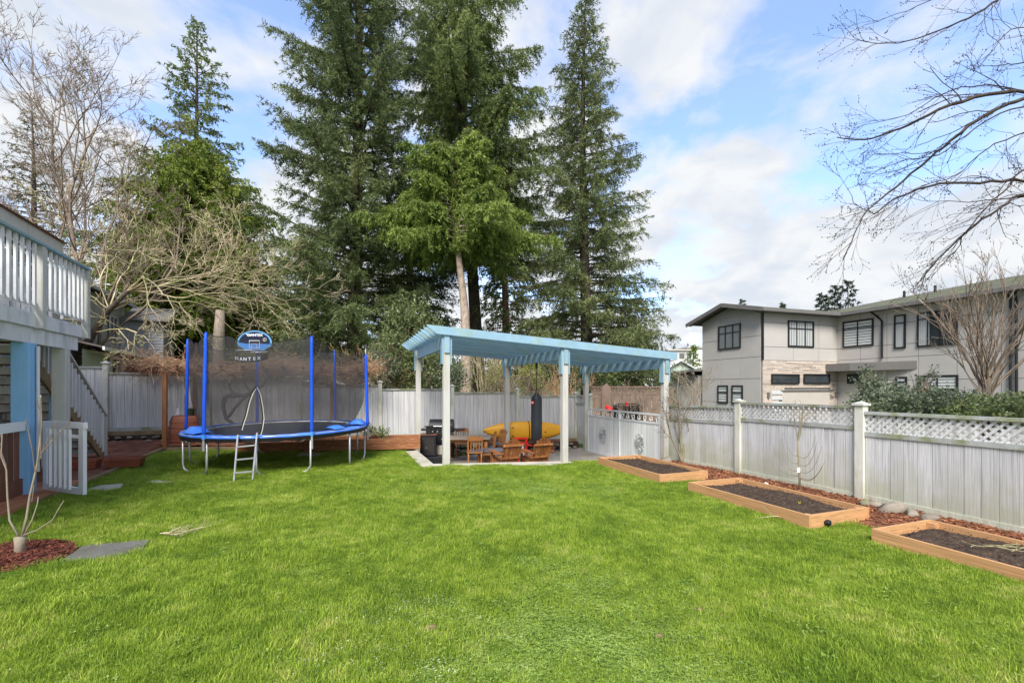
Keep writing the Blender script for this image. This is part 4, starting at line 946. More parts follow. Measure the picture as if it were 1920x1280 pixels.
rk = thing('kayak_rack', 'low dark timber rack carrying the yellow kayak', 'rack', P(990, 836, 14.9))
for f in (.2, .8):
    c = ka+ax*Lk*f; q = MB(); q.box((c.x, c.y, (c.z-.33+FZ)/2), (.09, .35, c.z-.30-FZ), A20); q.build('leg', m_browns, rk)
q = MB(); q.beam(ka+Vector((0, 0, -.345)), kb+Vector((0, 0, -.345)), .35, .05); q.build('shelf', m_browns, rk)
# punching bag
pb_ = P(1006, 784, 12.2); bgt = thing('punching_bag', 'tall black punching bag hanging from the middle of the pergola', 'punching bag', (pb_.x, pb_.y, EYE-1.5))
q = MB(); q.lathe([(.10, -1.50), (.148, -1.46), (.152, -1.0), (.15, -.6), (.148, -.34), (.13, -.26), (.10, -.22)], (pb_.x, pb_.y, EYE), 20); q.build('bag_body', m_blackr, bgt, smooth=True)
for k in range(4):
    a = k*math.pi/2+.5; q = MB(); q.tube([(pb_.x+.135*math.cos(a), pb_.y+.135*math.sin(a), EYE-.42), (pb_.x+.125*math.cos(a), pb_.y+.125*math.sin(a), EYE-.28), (pb_.x+.03*math.cos(a), pb_.y+.03*math.sin(a), EYE-.17)], .02, 6); q.build('strap', m_blackr, bgt)
q = MB(); q.tube([(pb_.x, pb_.y, EYE-.18), (pb_.x, pb_.y, EYE+.70)], .010, 5); q.build('chain', m_black, bgt)
q = MB(); q.box((pb_.x, pb_.y, EYE+.60), (.05, .05, .22), A20); q.build('hanger', m_black, bgt)
q = MB(); q.box((pb_.x-.115, pb_.y-.105, EYE-.42), (.10, .006, .09), R(-47)); q.build('red_label', m_red, bgt); q = MB(); q.box((pb_.x-.115, pb_.y-.109, EYE-.42), (.07, .006, .03), R(-47)); q.build('label_print', m_print, bgt)
# grill
gx, gy = (832-960)/F*14.0, 14.0
gr = thing('barbecue_grill', 'black gas barbecue with a domed hood standing by the back fence', 'grill', (gx, gy, FZ))
q = MB(); n_ = 12; pr = []
for k in range(n_+1): a = math.pi*k/n_; pr.append((0, -.25*math.cos(a), .30*math.sin(a)**.7))
q.prism([(gx-.42+x, gy+y, FZ+.90+z) for x, y, z in pr], (.72, 0, 0)); q.build('hood', m_black, gr, smooth=False)
q = MB(); q.tube([(gx-.3, gy-.29, FZ+1.0), (gx+.2, gy-.29, FZ+1.0)], .015, 6); q.build('hood_handle', m_steel, gr)
q = MB(); q.box((gx-.06, gy, FZ+.84), (.76, .50, .11)); q.build('firebox', m_black, gr); q = MB(); q.box((gx-.06, gy, FZ+.42), (.72, .46, .62)); q.build('cabinet', m_black, gr)
for s_ in (-1, 1): q = MB(); q.box((gx-.06+s_*.56, gy, FZ+.88), (.34, .42, .035)); q.build('side_shelf', m_black, gr)
for k in range(4): q = MB(); q.lathe([(.022, 0), (.022, .03)], (0, 0, 0), 8, Matrix.Translation((gx-.3+k*.15, gy-.25, FZ+.84)) @ Matrix.Rotation(R(90), 4, 'X')); q.build('knob', m_steel, gr)
# black heater cabinet
cx_, cy_ = (804-960)/F*13.2, 13.2
ca = thing('black_cabinet', 'square black metal cabinet with a marked door left of the front post', 'cabinet', (cx_, cy_, FZ))
q = MB(); q.box((cx_, cy_, FZ+.5), (.46, .42, .60), R(4)); q.build('body', m_black, ca, bevel=.01)
q = MB(); q.box((cx_+.015, cy_-.22, FZ+.48), (.37, .015, .50), R(4)); q.build('door', mat('dull_dark_metal', (.03, .027, .025), .5, .3, 6, (.12, .1, .09), (.62, .7)), ca)
q = MB(); q.box((cx_, cy_, FZ+.81), (.50, .45, .02), R(4)); q.build('top', m_browns, ca)
q = MB(); q.box((cx_+.1, cy_-.1, FZ+.10), (.66, .60, .20), R(4)); q.build('base', m_black, ca, bevel=.02)
q = MB(); q.box((cx_+.0, cy_, FZ+.93), (.14, .14, .20)); q.box((cx_, cy_, FZ+1.04), (.24, .2, .02)); q.build('lantern', m_black, label='small black lantern standing on the black cabinet', cat='lantern')
# things under the table: pale box
q = MB(); q.box(((822-960)/F*13.4, 13.5, FZ+.22), (.24, .3, .44)); q.build('pale_box', m_concl, label='pale grey box on the patio floor behind the front post', cat='box', bevel=.01)

# ------------------------------------------------------------ deck
UD = Vector((.415, -.91, 0)).normalized(); NL = Vector((-.91, -.415, 0)).normalized(); E0 = Vector((-7.7, 8.1, 0)); rzd = math.atan2(UD.y, UD.x)
def D(t, o=0, z=0): return E0+UD*t+NL*o+Vector((0, 0, z))
dk = thing('deck', 'raised white deck with blue capped railing and blue posts on the left', 'deck', D(.5, .1, -.03))
FZD = 2.70
def bm(name, a, b, w_, h_, m, **k): q = MB(); q.beam(a, b, w_, h_); return q.build(name, m, dk, **k)
bm('fascia', D(-.0, .03, 2.57), D(6, .03, 2.57), .04, .18, m_grayp); bm('beam', D(.10, .10, 2.36), D(1.62, .10, 2.36), .10, .235, m_grayp); bm('beam', D(1.63, .10, 2.36), D(6, .10, 2.36), .10, .235, m_grayp)
bm('fascia', D(-.02, .05, 2.57), D(-.02, 4, 2.57), .04, .18, m_grayp)
for k in range(24): bm('deck_board', D(0, .09+k*.145, 2.68), D(6, .09+k*.145, 2.68), .135, .03, m_grayp)
for k in range(7): bm('joist', D(.3+k*.7, .2, 2.58), D(.3+k*.7, 3.4, 2.58), .04, .16, m_grayp)
bm('rail_cap', D(-.05, -.02, 3.72), D(6, -.02, 3.72), .13, .035, m_blue); bm('top_rail', D(0, .02, 3.66), D(6, .02, 3.66), .04, .08, m_grayp); bm('bottom_rail', D(0, .02, 2.82), D(6, .02, 2.82), .04, .075, m_grayp)
for t_ in (0.0, 1.52, 3.04, 4.56):
    q = MB(); c = D(t_, -.025, 0); q.box((c.x, c.y, (3.70+2.47)/2), (.095, .095, 3.70-2.47), rzd); q.build('rail_post', m_white, dk)
t_ = .14
while t_ < 6:
    if min(abs(t_-x) for x in (0, 1.52, 3.04, 4.56)) > .08:
        c = D(t_, -.012, 0); h0, h1 = 2.79, 3.70; q = MB()
        q.prism([D(t_-.026, -.012, h0+.03), D(t_+.026, -.012, h0+.0), D(t_+.026, -.012, h1), D(t_-.026, -.012, h1)], NL*-.03); q.build('baluster', m_grayp, dk)
    t_ += .155
# far side railing of the deck
bm('rail_cap', D(-.02, 0, 3.72), D(-.02, 4, 3.72), .12, .035, m_blue)
for k in range(22): c = D(-.02, .15+k*.155, 0); q = MB(); q.box((c.x, c.y, 3.25), (.04, .04, .9), rzd); q.build('baluster', m_grayp, dk)
def dpost(t_, o, w_, zt, m, zb=-.08): q = MB(); c = D(t_, o); q.box((c.x, c.y, (zb+zt)/2), (w_, w_, zt-zb), rzd); return q.build('post', m, dk, bevel=.006)
dpost(1.66, .10, .20, 2.24, m_blued); dpost(.52, .12, .18, 2.24, m_white)
q = MB(); c = D(1.60, -.03); q.tube([(c.x, c.y, 2.2), (c.x, c.y, .35)], .02, 8); q.build('drain_pipe', m_grayp, dk)
for px, d, w_ in ((30, 8.4, .10), (102, 8.3, .11), (12, 9.0, .1)):
    p = P(px, 700, d); q = MB(); q.box((p.x, p.y, 1.1), (w_, w_, 2.3), rzd); q.build('post', m_blued, dk)
for px, d in ((46, 8.9), (85, 8.9)):
    p = P(px, 700, d); q = MB(); q.box((p.x, p.y, 1.1), (.07, .09, 2.3), rzd); q.build('stud', m_grayp, dk)
lf = thing('low_deck_fence', 'low fence of brown slats under a white rail beside the blue deck post', 'fence', D(2.4, .1, 0))
q = MB(); q.beam(D(1.78, .06, 1.04), D(5, .06, 1.04), .06, .13); q.build('top_rail', m_whitec, lf)
q = MB(); q.beam(D(1.78, .08, .18), D(5, .08, .18), .04, .22); q.build('base_board', m_browns, lf)
for k in range(20): c = D(1.86+k*.15, .09); piece('slat', m_browns, lf, (c.x, c.y, .62), (.085, .022, .74), rzd)
wk = thing('boardwalk', 'orange stained boardwalk at the foot of the low brown fence', 'boardwalk', D(2, -.1, 0))
for k in range(5): q = MB(); a_, b_ = D(.75, -.20+k*.13, .03), D(5.2, -.20+k*.13, .03); q.beam(a_, b_, .122, .05); q.build('plank', mat('orange_deck_board', (.42, .17, .08), .7, .15, 3, (.3, .11, .05), (.5, .7)) if k == 0 else MATS['orange_deck_board'], wk)
# open gate
gg = thing('picket_gate', 'open white picket gate hinged on the blue deck post', 'gate', P(84, 915, 6.7))
ga, gb = P(84, 790, 6.7), P(160.5, 792, 6.33); ga.z = gb.z = 0; gzb, gzt = .085, 1.085; dr = (gb-ga).normalized(); Lg = (gb-ga).length
q = MB(); q.beam(ga+Vector((0, 0, gzt-.03)), gb+Vector((0, 0, gzt-.03)), .05, .085); q.build('top_rail', m_whitec, gg)
q = MB(); q.beam(ga+dr*.08+Vector((0, 0, gzb+.04)), gb-dr*.12+Vector((0, 0, gzb+.04)), .04, .09); q.build('bottom_rail', m_whitec, gg)
q = MB(); q.beam(ga+dr*.08+Vector((0, 0, gzt-.19)), gb-dr*.12+Vector((0, 0, gzt-.19)), .03, .045); q.build('middle_rail', m_whitec, gg)
for s, w_ in ((.05, .10), (Lg-.07, .11)): c = ga+dr*s; q = MB(); q.box((c.x, c.y, (gzb+gzt-.07)/2), (w_, .045, gzt-.073-gzb), math.atan2(dr.y, dr.x)); q.build('stile', m_whitec, gg)
for k in range(5): c = ga+dr*(.20+k*.125)+Vector((dr.y, -dr.x, 0))*.03; piece('picket', m_whitec, gg, (c.x, c.y, (gzb+gzt)/2-.02), (.042, .03, gzt-gzb-.14), math.atan2(dr.y, dr.x))
# stairs
st = thing('staircase', 'white outdoor staircase climbing behind the deck posts', 'staircase', (-9.25, 10.2, 0))
S0 = Vector((-9.25, 10.2, 0)); NS = 15; run = 3.75
def SP_(t, o=0, z=0): return S0+UD*t+NL*o+Vector((0, 0, z))
rise = 2.66/run
for k in range(NS):
    t_ = .12+k*run/NS; z = .1+(k+1)*2.56/NS
    q = MB(); q.beam(SP_(t_, .03, z), SP_(t_, 1.05, z), .27, .035); q.build('tread', m_browns, st)
    q = MB(); q.beam(SP_(t_-.11, .03, z-.10), SP_(t_-.11, 1.05, z-.10), .02, .13); q.build('riser', m_grayp, st)
for o in (0, 1.08): q = MB(); q.beam(SP_(-.05, o, 0), SP_(run, o, 2.62), .045, .24); q.build('stringer', m_grayp if o else m_edge, st)
for o in (0, 1.08):
    q = MB(); q.beam(SP_(-.12, o, .90), SP_(run, o, .90+.12*rise+2.72), .10, .035, up=(0, 0, 1)); q.build('hand_rail', m_white, st)
    for t_ in (.0, 1.85, run): c = SP_(t_, o); q = MB(); q.box((c.x, c.y, (rise*t_-.05+rise*t_+.93)/2+.0), (.10, .10, .98), rzd); q.build('rail_post', m_white, st)
    for k in range(1, 26):
        t_ = k*.148; c = SP_(t_, o-.03)
        if t_ < run: piece('baluster', m_grayp, st, (c.x, c.y, rise*t_+.48), (.045, .035, .86), rzd)
# the house the deck belongs to: only its eave shows
hh = thing('house', 'pale roof eave of the house above the deck railing', 'house', D(0, 2.5, 0))
ea, eb = D(-2.43, 1.2, 4.60), D(6, 1.2, 4.60)
q = MB(); q.beam(ea, eb, .04, .24); q.build('fascia', m_white, hh); q = MB(); q.beam(ea+Vector((0, 0, .13))-NL*.03, eb+Vector((0, 0, .13))-NL*.03, .10, .02); q.build('drip_edge', m_browns, hh)
q = MB(); q.add([ea+Vector((0, 0, .125)), eb+Vector((0, 0, .125)), eb+NL*4+Vector((0, 0, 1.3)), ea+NL*4+Vector((0, 0, 1.3)), ea+Vector((0, 0, .0)), eb, eb+NL*4, ea+NL*4], [(0, 1, 2, 3), (4, 5, 6, 7), (0, 3, 7, 4)]); q.build('roof', m_roofb, hh)
q = MB(); q.beam(D(-2, 3.6, 2.2), D(6, 3.6, 2.2), .2, 4.6); q.build('wall', m_siding, hh)

# ------------------------------------------------------------ modern grey house on the right
A18 = R(18); u18 = Vector((math.cos(A18), math.sin(A18), 0)); v18 = Vector((-math.sin(A18), math.cos(A18), 0))
GZ = -.9
class Fac:
    def __init__(s, Q, e): s.Q = Q; s.e = e; s.n = Vector((e.y, -e.x, 0)); s.rz = math.atan2(e.y, e.x)
    def s_(s, px): k = (px-960)/F; return (k*s.Q.y-s.Q.x)/(s.e.x-k*s.e.y)
    def z_(s, px, py): d = s.Q.y+s.s_(px)*s.e.y; return EYE+(HOR-py)/F*d
    def pt(s, a, z, o=0): p = s.Q+s.e*a+s.n*o; return Vector((p.x, p.y, z))
    def box(s, q, a0, a1, z0, z1, o0, o1): c = s.pt((a0+a1)/2, (z0+z1)/2, (o0+o1)/2); q.box(c, (abs(a1-a0), abs(o1-o0), abs(z1-z0)), s.rz); return q
Q0 = Vector((.5545*24, 24, 0)); Q1 = Q0+u18*5.52
FG = Fac(Q0+v18*4.43, -v18); FF = Fac(Q0, u18); FWg = Fac(Q1, -v18)
hs = thing('modern_house', 'two storey warm grey panelled house with black windows beyond the lattice fence', 'house', (16, 26, GZ))
ZE = EYE+4.1
def wallpanels(f, a0, a1, z0, z1, cols, rows, joint=.025):
    q = MB(); f.box(q, a0, a1, z0, z1, -.25, 0); q.build('wall', m_hjoint, hs)
    cs = [a0]+cols+[a1]; rs = [z0]+rows+[z1]
    for i_ in range(len(cs)-1):
        for j in range(len(rs)-1):
            c = f.pt((cs[i_]+cs[i_+1])/2, (rs[j]+rs[j+1])/2, .012); piece('wall_panel', m_hwall, hs, c, (cs[i_+1]-cs[i_]-joint, .022, rs[j+1]-rs[j]-joint), f.rz)
def window(f0, x0, x1, y0, y1, cols=(.5,), transom=None, fill=None, glass=None, fr=.07):
    f = Fac(f0.Q, f0.e)
    if y0 == 701: f.Q = f.Q+f.n*.05
    a0, a1 = f.s_(x0), f.s_(x1); xm = (x0+x1)/2; z1, z0 = f.z_(xm, y0), f.z_(xm, y1)
    q = MB(); f.box(q, a0, a1, z1-fr, z1, .025, .09); f.box(q, a0, a1, z0, z0+fr, .025, .09); f.box(q, a0, a0+fr, z0+fr, z1-fr, .025, .089); f.box(q, a1-fr, a1, z0+fr, z1-fr, .025, .089)
    W_ = a1-a0; H_ = z1-z0
    for c in cols: f.box(q, a0+W_*c-fr*.35, a0+W_*c+fr*.35, z0+fr, z1-fr, .03, .08)
    if transom: f.box(q, a0+fr, a1-fr, z1-H_*transom-fr*.35, z1-H_*transom+fr*.35, .03, .082)
    w_ = q.build('window', m_hframe, hs)
    q = MB(); f.box(q, a0+fr*.5, a1-fr*.5, z0+fr*.5, z1-fr*.5, .024, .045); q.build('pane', glass or m_glass, w_)
    if fill == 'blind':
        n_ = max(3, int(H_/.16))
        q = MB()
        for k in range(n_):
            zz0 = z0+fr+(H_-2*fr)*k/n_; f.box(q, a0+fr, a1-fr, zz0+.01, zz0+(H_-2*fr)/n_*.82, .046, .049)
        q.build('blind', m_blind, w_)
    if fill == 'curtain':
        q = MB()
        for s0_, s1_ in ((.0, .30),):
            for k in range(6):
                a_ = a0+fr+(W_-2*fr)*(s0_+(s1_-s0_)*k/6); f.box(q, a_, a_+(W_-2*fr)*(s1_-s0_)/6*.85, z0+fr, z1-fr, .046, .048+.003*(k % 2))
        q.build('curtain', m_curt, w_)
    if fill == 'sheer':
        q = MB(); n_ = 9
        for k in range(n_):
            a_ = a0+fr+(W_-2*fr)*k/n_; f.box(q, a_, a_+(W_-2*fr)/n_*.8, z0+fr, z1-fr, .046, .048+.003*(k % 2))
        q.build('curtain', m_curt, w_)
    return w_
zr_ = [EYE+.45, EYE+1.75, EYE+3.0]
wallpanels(FG, 0, 4.40, GZ, ZE-.1, [1.5, 3.0], [EYE-.9, EYE+.45, EYE+1.62, EYE+2.75])
q = MB(); f = FG; q.prism([f.pt(0, ZE-.105, -.02), f.pt(4.40, ZE-.105, -.02), f.pt(2.2, ZE+.50, -.02)], -f.n*.2); q.build('gable', m_hwall, hs)
wallpanels(FF, .02, 5.51, EYE+1.42, ZE+.1, [2.2, 4.1], [EYE+2.15, EYE+3.45])
wallpanels(FWg, -.24, 12, GZ, ZE+.1, [1.3, 2.6, 4.0, 5.5, 7.0, 8.6, 10.2], [EYE+.35, EYE+1.50, EYE+2.15, EYE+3.2])
# ledge stone lower front, courses of separate stones
q = MB(); FF.box(q, .02, 5.5, GZ, EYE+1.41, -.25, .0); q.build('stone_backing', m_hjoint, hs)
sm = MB(); rr = random.Random(3); z = EYE-1.2; cnt = 0
while z < EYE+1.38:
    h_ = rr.choice((.07, .09, .11)); a = .03
    while a < 5.45:
        l_ = rr.uniform(.3, .8); a1_ = min(5.45, a+l_)
        if not (z < EYE-.12 and 1.25 < (a+a1_)/2 < 4.9):
            c = FF.pt((a+a1_)/2, z+h_/2, .03+rr.uniform(-.012, .012))
            if cnt < 290 and z > EYE+.0: piece('stone', m_ledge, hs, c, (a1_-a-.012, .05, h_-.010), FF.rz); cnt += 1
            else: sm.box(c, (a1_-a-.012, .05, h_-.010), FF.rz)
        a = a1_
    z += h_
sm.build('stone', m_ledge, hs, kind='stuff')
q = MB(); a0, a1 = FF.s_(1466), FF.s_(1555); zt = FF.z_(1510, 733); FF.box(q, a0, a1, GZ, zt, .0, .04); gd = q.build('garage_door', m_garage, hs)
q = MB(); FF.box(q, a0-.15, a1+.15, zt, zt+.05, .0, .10); q.build('lintel', m_hfascia, hs)
q = MB()
for k in range(4): FF.box(q, FF.s_(1445), FF.s_(1465), EYE-1.3+k*.3, EYE-1.3+k*.3+.2, .03, .08)
q.build('sidelight', m_blind, hs)
for px, py in ((1438, 740), (1565, 739)):
    a = FF.s_(px); z = FF.z_(px, py); q = MB(); FF.box(q, a-.06, a+.06, z-.14, z+.14, .05, .16); q.build('wall_lamp', m_hfascia, hs)
window(FG, 1348, 1390, 609, 654, (.33, .66), .33, None, m_glassg); window(FG, 1347, 1366, 722, 755, (), .4, 'blind'); window(FG, 1373.5, 1394, 722, 757, (), .4, 'blind')
window(FF, 1476, 1524, 602, 650.5, (.33, .66), .3, 'sheer', m_glassg); window(FF, 1445, 1497, 701, 719, (), None, None, m_glass, .06); window(FF, 1505.5, 1554, 701, 719, (), None, None, m_glass, .06)
window(FWg, 1581.6, 1639, 600, 649.5, (.5,), .30, 'blind', m_glass); window(FWg, 1678, 1699.5, 590, 653, (), .25, 'sheer', m_glass)
window(FWg, 1721, 1797, 582, 648, (.28, .6), .2, 'curtain', m_glass); window(FWg, 1681, 1702, 706, 741, (), .3, 'blind'); window(FWg, 1722.5, 1798, 703, 731, (.5,), None, 'blind')
window(FWg, 1590, 1612, 701, 719, (), None, None, m_glass, .05)
# roofs
def slabroof(name, pts, th, m): q = MB(); q.prism([p-Vector((0, 0, th)) for p in pts], (0, 0, th)); return q.build(name, m, hs)
rid = EYE+4.78; ge0, ge1 = EYE+4.0, EYE+4.12
def HP(a, b, z): p = Q0+u18*a+v18*b; return Vector((p.x, p.y, z))
oh = .6
slabroof('roof', [HP(-oh, 2.2, rid), HP(9, 2.2, rid), HP(9, 5.2, ge0-.03), HP(-oh, 5.2, ge0-.03)], .06, m_hroof)
slabroof('roof', [HP(-oh, -.55, ge1), HP(5.0, -.55, ge1), HP(9, 2.19, rid), HP(-oh, 2.19, rid)], .06, m_hroof)
for a_, b_ in (((-oh-.02, 2.2, rid-.08), (-oh-.02, 5.22, ge0-.11)), ((-oh-.02, 2.2, rid-.08), (-oh-.02, -.57, ge1-.08))): q = MB(); q.beam(HP(*a_), HP(*b_), .04, .22); q.build('fascia', m_hfascia, hs)
q = MB(); q.add([HP(-oh, -.5, ge1-.13), HP(-.25, -.5, ge1-.13), HP(-.25, 2.2, rid-.15), HP(-oh, 2.2, rid-.15), HP(-oh, 5.15, ge0-.15), HP(-.25, 5.15, ge0-.15)], [(0, 1, 2, 3), (3, 2, 5, 4)]); q.build('soffit', m_hfascia, hs)
q = MB(); q.beam(HP(-oh, -.60, ge1-.10), HP(5.45, -.60, ge1-.10), .12, .16); q.build('gutter', m_hfascia, hs)
W0 = lambda t, o, z: Vector((*(Q1-v18*t+u18*o)[:2], z))
q = MB(); q.beam(W0(.55, -.58, ge1-.10), W0(14, -.58, ge1-.10), .12, .17); q.build('gutter', m_hfascia, hs)
q = MB(); q.add([HP(-.3, -.54, ge1-.17), HP(5.5, -.54, ge1-.17), HP(5.5, 0, ge1-.17), HP(-.3, 0, ge1-.17)], [(0, 1, 2, 3)]); q.add([W0(0, -.53, ge1-.18), W0(14, -.53, ge1-.18), W0(14, 0, ge1-.18), W0(0, 0, ge1-.18)], [(0, 1, 2, 3)]); q.build('soffit', m_hfascia, hs)
slabroof('roof', [W0(.5, -.52, ge1), W0(14, -.52, ge1), W0(14, 5.5, ge1+1.45), W0(3.5, 5.5, ge1+1.45), W0(-2.5, 2, ge1+.6)], .05, m_hroof)
q = MB(); q.beam(W0(9.2, .2, ge1+.36), W0(14, .2, ge1+.36), 1.3, .28); q.build('roof_step', m_hfascia, hs)
for t_ in (2, 3.4): 
    p = W0(t_, 2.3, ge1+.75); q = MB(); q.tube([p, p+Vector((0, 0, .35))], .06, 8); q.build('vent_pipe', m_hframe, hs)
c0 = FWg.s_(1546); q = MB(); f = FF; a0, a1 = FF.s_(1546), 5.45; zc = FF.z_(1550, 683)
q.prism([FF.pt(a0, EYE+.86, 1.4), W0(4.0, -1.4+1.4, EYE+.86), W0(0, 0, EYE+.86), FF.pt(a0, EYE+.86, .05)], (0, 0, .42)); q.build('entrance_canopy', m_hfascia, hs)
def pipe(f, pts, r=.05): q = MB(); q.tube([f.pt(f.s_(px), f.z_(px, py), o) for px, py, o in pts], r, 8); q.build('downpipe', m_hframe, hs)
pipe(FWg, [(1645, 585, .5), (1648, 594, .1), (1656, 602, .1), (1656, 672, .1)]); pipe(FWg, [(1897, 548, .4), (1897, 560, .1), (1897, 760, .1)], .045); pipe(FWg, [(1915, 548, .4), (1908, 565, .1), (1909, 760, .1)], .045)
q = MB(); FF.box(q, -.03, .06, EYE+1.45, ZE, .03, .10); q.build('downpipe', m_hframe, hs)
# low annex left of the gable
an = thing('annex', 'low beige garage annex with a brown eave left of the modern house', 'building', HP(2, 7, GZ))
q = MB(); c = HP(3, 6.9, 0); q.box((c.x, c.y, (GZ+EYE+.75)/2), (6, 4.2, EYE+.75-GZ), A18); q.build('wall', m_garage, an)
q = MB(); q.add([HP(-.6, 4.5, EYE+1.12), HP(-.6, 9.6, EYE+.8), HP(6, 9.6, EYE+.8), HP(6, 4.5, EYE+1.12), HP(-.6, 4.5, EYE+.98), HP(-.6, 9.6, EYE+.62), HP(6, 9.6, EYE+.62), HP(6, 4.5, EYE+.98)], [(0, 1, 2, 3), (7, 6, 5, 4), (0, 4, 5, 1), (1, 5, 6, 2), (3, 2, 6, 7), (0, 3, 7, 4)]); q.build('roof', m_hfascia, an)

# ------------------------------------------------------------ neighbour's house on the left
ve = Vector((-.428, .904, 0)).normalized(); ue = Vector((.904, .428, 0)).normalized(); HK = 20/26; Qc = Vector((-.867*20, 20, 0))
lh = thing('sided_house', 'grey lap sided two storey house behind the left end of the back fence', 'house', (Qc.x, Qc.y, -.6))
def siding(root, Q, e, a0, a1, z0, z1, m, st_=.17):
    n = Vector((e.y, -e.x, 0)); 
    if n.y > 0 and abs(n.y) > abs(n.x): n = -n
    q = MB(); z = z0
    while z < z1-.02:
        zt = min(z1, z+st_); a, b = Q+e*a0, Q+e*a1
        q.add([a+n*.03+Vector((0, 0, z)), b+n*.03+Vector((0, 0, z)), b+n*.004+Vector((0, 0, zt)), a+n*.004+Vector((0, 0, zt)), a+Vector((0, 0, z)), b+Vector((0, 0, z))], [(0, 1, 2, 3), (0, 4, 5, 1)]); z = zt
    q.build('siding', m, root, kind='stuff')
siding(lh, Qc, -ve, 0, 7, -.6, EYE+3.62, m_siding, .13)
q = MB(); q.beam(Qc-ve*3.4-ue*1.6+Vector((0, 0, 2.3)), Qc-ve*3.4-ue*4.6+Vector((0, 0, 2.3)), 6.8, 5.7); q.build('wall', m_siding, lh)
siding(lh, Qc, ue, 0, 1.5, -.6, EYE+2.96, m_sidingd, .13)
q = MB(); q.beam(Qc+ue*.75+ve*.1+Vector((0, 0, 2.0)), Qc+ue*.75+ve*2+Vector((0, 0, 2.0)), 1.5, 5.0); q.build('wall', m_sidingd, lh)
q = MB(); q.box((*(Qc+ue*.05-ve*.02)[:2], 2.3), (.11, .11, 5.7), math.atan2(ue.y, ue.x)); q.build('corner_trim', m_farw, lh)
q = MB(); q.beam(Qc-ve*7.4+ue*.4+Vector((0, 0, EYE+3.63)), Qc+ve*.4+ue*.4+Vector((0, 0, EYE+3.63)), .08, .11); q.build('gutter', m_farw, lh)
q = MB(); q.add([Qc+a_*ve+b_*ue+Vector((0, 0, EYE+z_)) for a_, b_, z_ in ((-7.4, .4, 3.70), (.4, .4, 3.70), (.4, -3, 4.95), (-7.4, -3, 4.95), (-7.4, .4, 3.59), (.4, .4, 3.59), (.4, 0, 3.59), (-7.4, 0, 3.59))], [(0, 1, 2, 3), (4, 5, 6, 7)]); q.build('roof', m_roofb, lh)
q = MB(); q.prism([Qc+ue*.08-ve*.45+Vector((0, 0, EYE+2.94)), Qc+ue*1.8-ve*.45+Vector((0, 0, EYE+2.94)), Qc+ue*1.8+ve*1.4+Vector((0, 0, EYE+3.7)), Qc+ue*.08+ve*1.4+Vector((0, 0, EYE+3.7))], (0, 0, .08)); q.build('roof', mat('grey_shingle', (.24, .225, .21), .9, .2, 6, bump=.3), lh)
q = MB(); q.prism([Qc-ve*7+Vector((0, 0, EYE+1.62)), Qc+ve*0+Vector((0, 0, EYE+1.62)), Qc+ue*1.45+Vector((0, 0, EYE+1.25)), Qc-ve*7+ue*1.45+Vector((0, 0, EYE+1.25))], (0, 0, .05)); q.build('porch_roof', m_roofb, lh)
q = MB(); q.beam(Qc-ve*7+ue*1.5+Vector((0, 0, EYE+1.23)), Qc+ue*1.5+Vector((0, 0, EYE+1.23)), .06, .12); q.build('gutter', m_farw, lh)
siding(lh, Qc+ue*1.0, -ve, -1.2, 7, -.6, EYE+1.2, m_siding, .13)
def lwin(Q, e, a0, a1, z0, z1, n_):
    f = Fac(Q, e); q = MB()
    if f.n.dot(ue) < 0: f.n = -f.n
    q2 = MB(); f.box(q2, a0, a1, z0, z1, .035, .06)
    f.box(q, a0, a1, z1, z1+.07, .035, .10); f.box(q, a0, a1, z0-.07, z0, .035, .10)
    for k in range(n_+1): a = a0+(a1-a0)*k/n_; f.box(q, a-.03, a+.03, z0, z1, .04, .099)
    w_ = q.build('window', m_farw, lh); q2.build('pane', m_glass, w_)
lwin(Qc, -ve, .8, 1.6, EYE+2.1, EYE+2.9, 2)
lwin(Qc+ue*1.0, -ve, .4, 1.5, EYE+.3, EYE+.98, 2); lwin(Qc+ue*1.0, -ve, 1.9, 3.3, EYE+.3, EYE+1.0, 1); lwin(Qc+ue*1.0, -ve, 3.8, 4.9, EYE+.3, EYE+1.0, 2)
# ------------------------------------------------------------ farther buildings
def gable_house(name, lb, x0, x1, yb, yt, yr, d, mw, mr, dep=8, cat='house', win=()):
    root = thing(name, lb, cat, P((x0+x1)/2, HOR+8, d)); a, b = P(x0, yb, d), P(x1, yb, d); w_ = b.x-a.x; zt = EYE+(HOR-yt)/F*d; zrr = EYE+(HOR-yr)/F*d; zb = -3
    q = MB(); q.add([(a.x, d, zb), (b.x, d, zb), (b.x, d, zt), ((a.x+b.x)/2, d, zrr-.05), (a.x, d, zt), (a.x, d+dep, zb), (b.x, d+dep, zb), (b.x, d+dep, zt), ((a.x+b.x)/2, d+dep, zrr-.05), (a.x, d+dep, zt)], [(0, 1, 2, 3, 4), (9, 8, 7, 6, 5), (1, 6, 7, 2), (0, 4, 9, 5)]); q.build('wall', mw, root)
    for s_, x in ((-1, a.x), (1, b.x)):
        q = MB(); q.prism([((a.x+b.x)/2, d-.5, zrr), ((a.x+b.x)/2, d+dep, zrr), (x+s_*.6, d+dep, zt-.2), (x+s_*.6, d-.5, zt-.2)], (0, 0, .18)); q.build('roof', mr, root)
    for (wx0, wx1, wy0, wy1) in win:
        p0, p1 = P(wx0, wy1, d-.05), P(wx1, wy0, d-.05); q = MB(); q.box(((p0.x+p1.x)/2, d-.04, (p0.z+p1.z)/2), (p1.x-p0.x, .1, p1.z-p0.z)); q.build('window', m_glassg, root)
gable_house('mint_house', 'small mint green gabled house beyond the right end of the pergola', 1252, 1298, 705, 692, 677, 62, m_mint, m_farw)
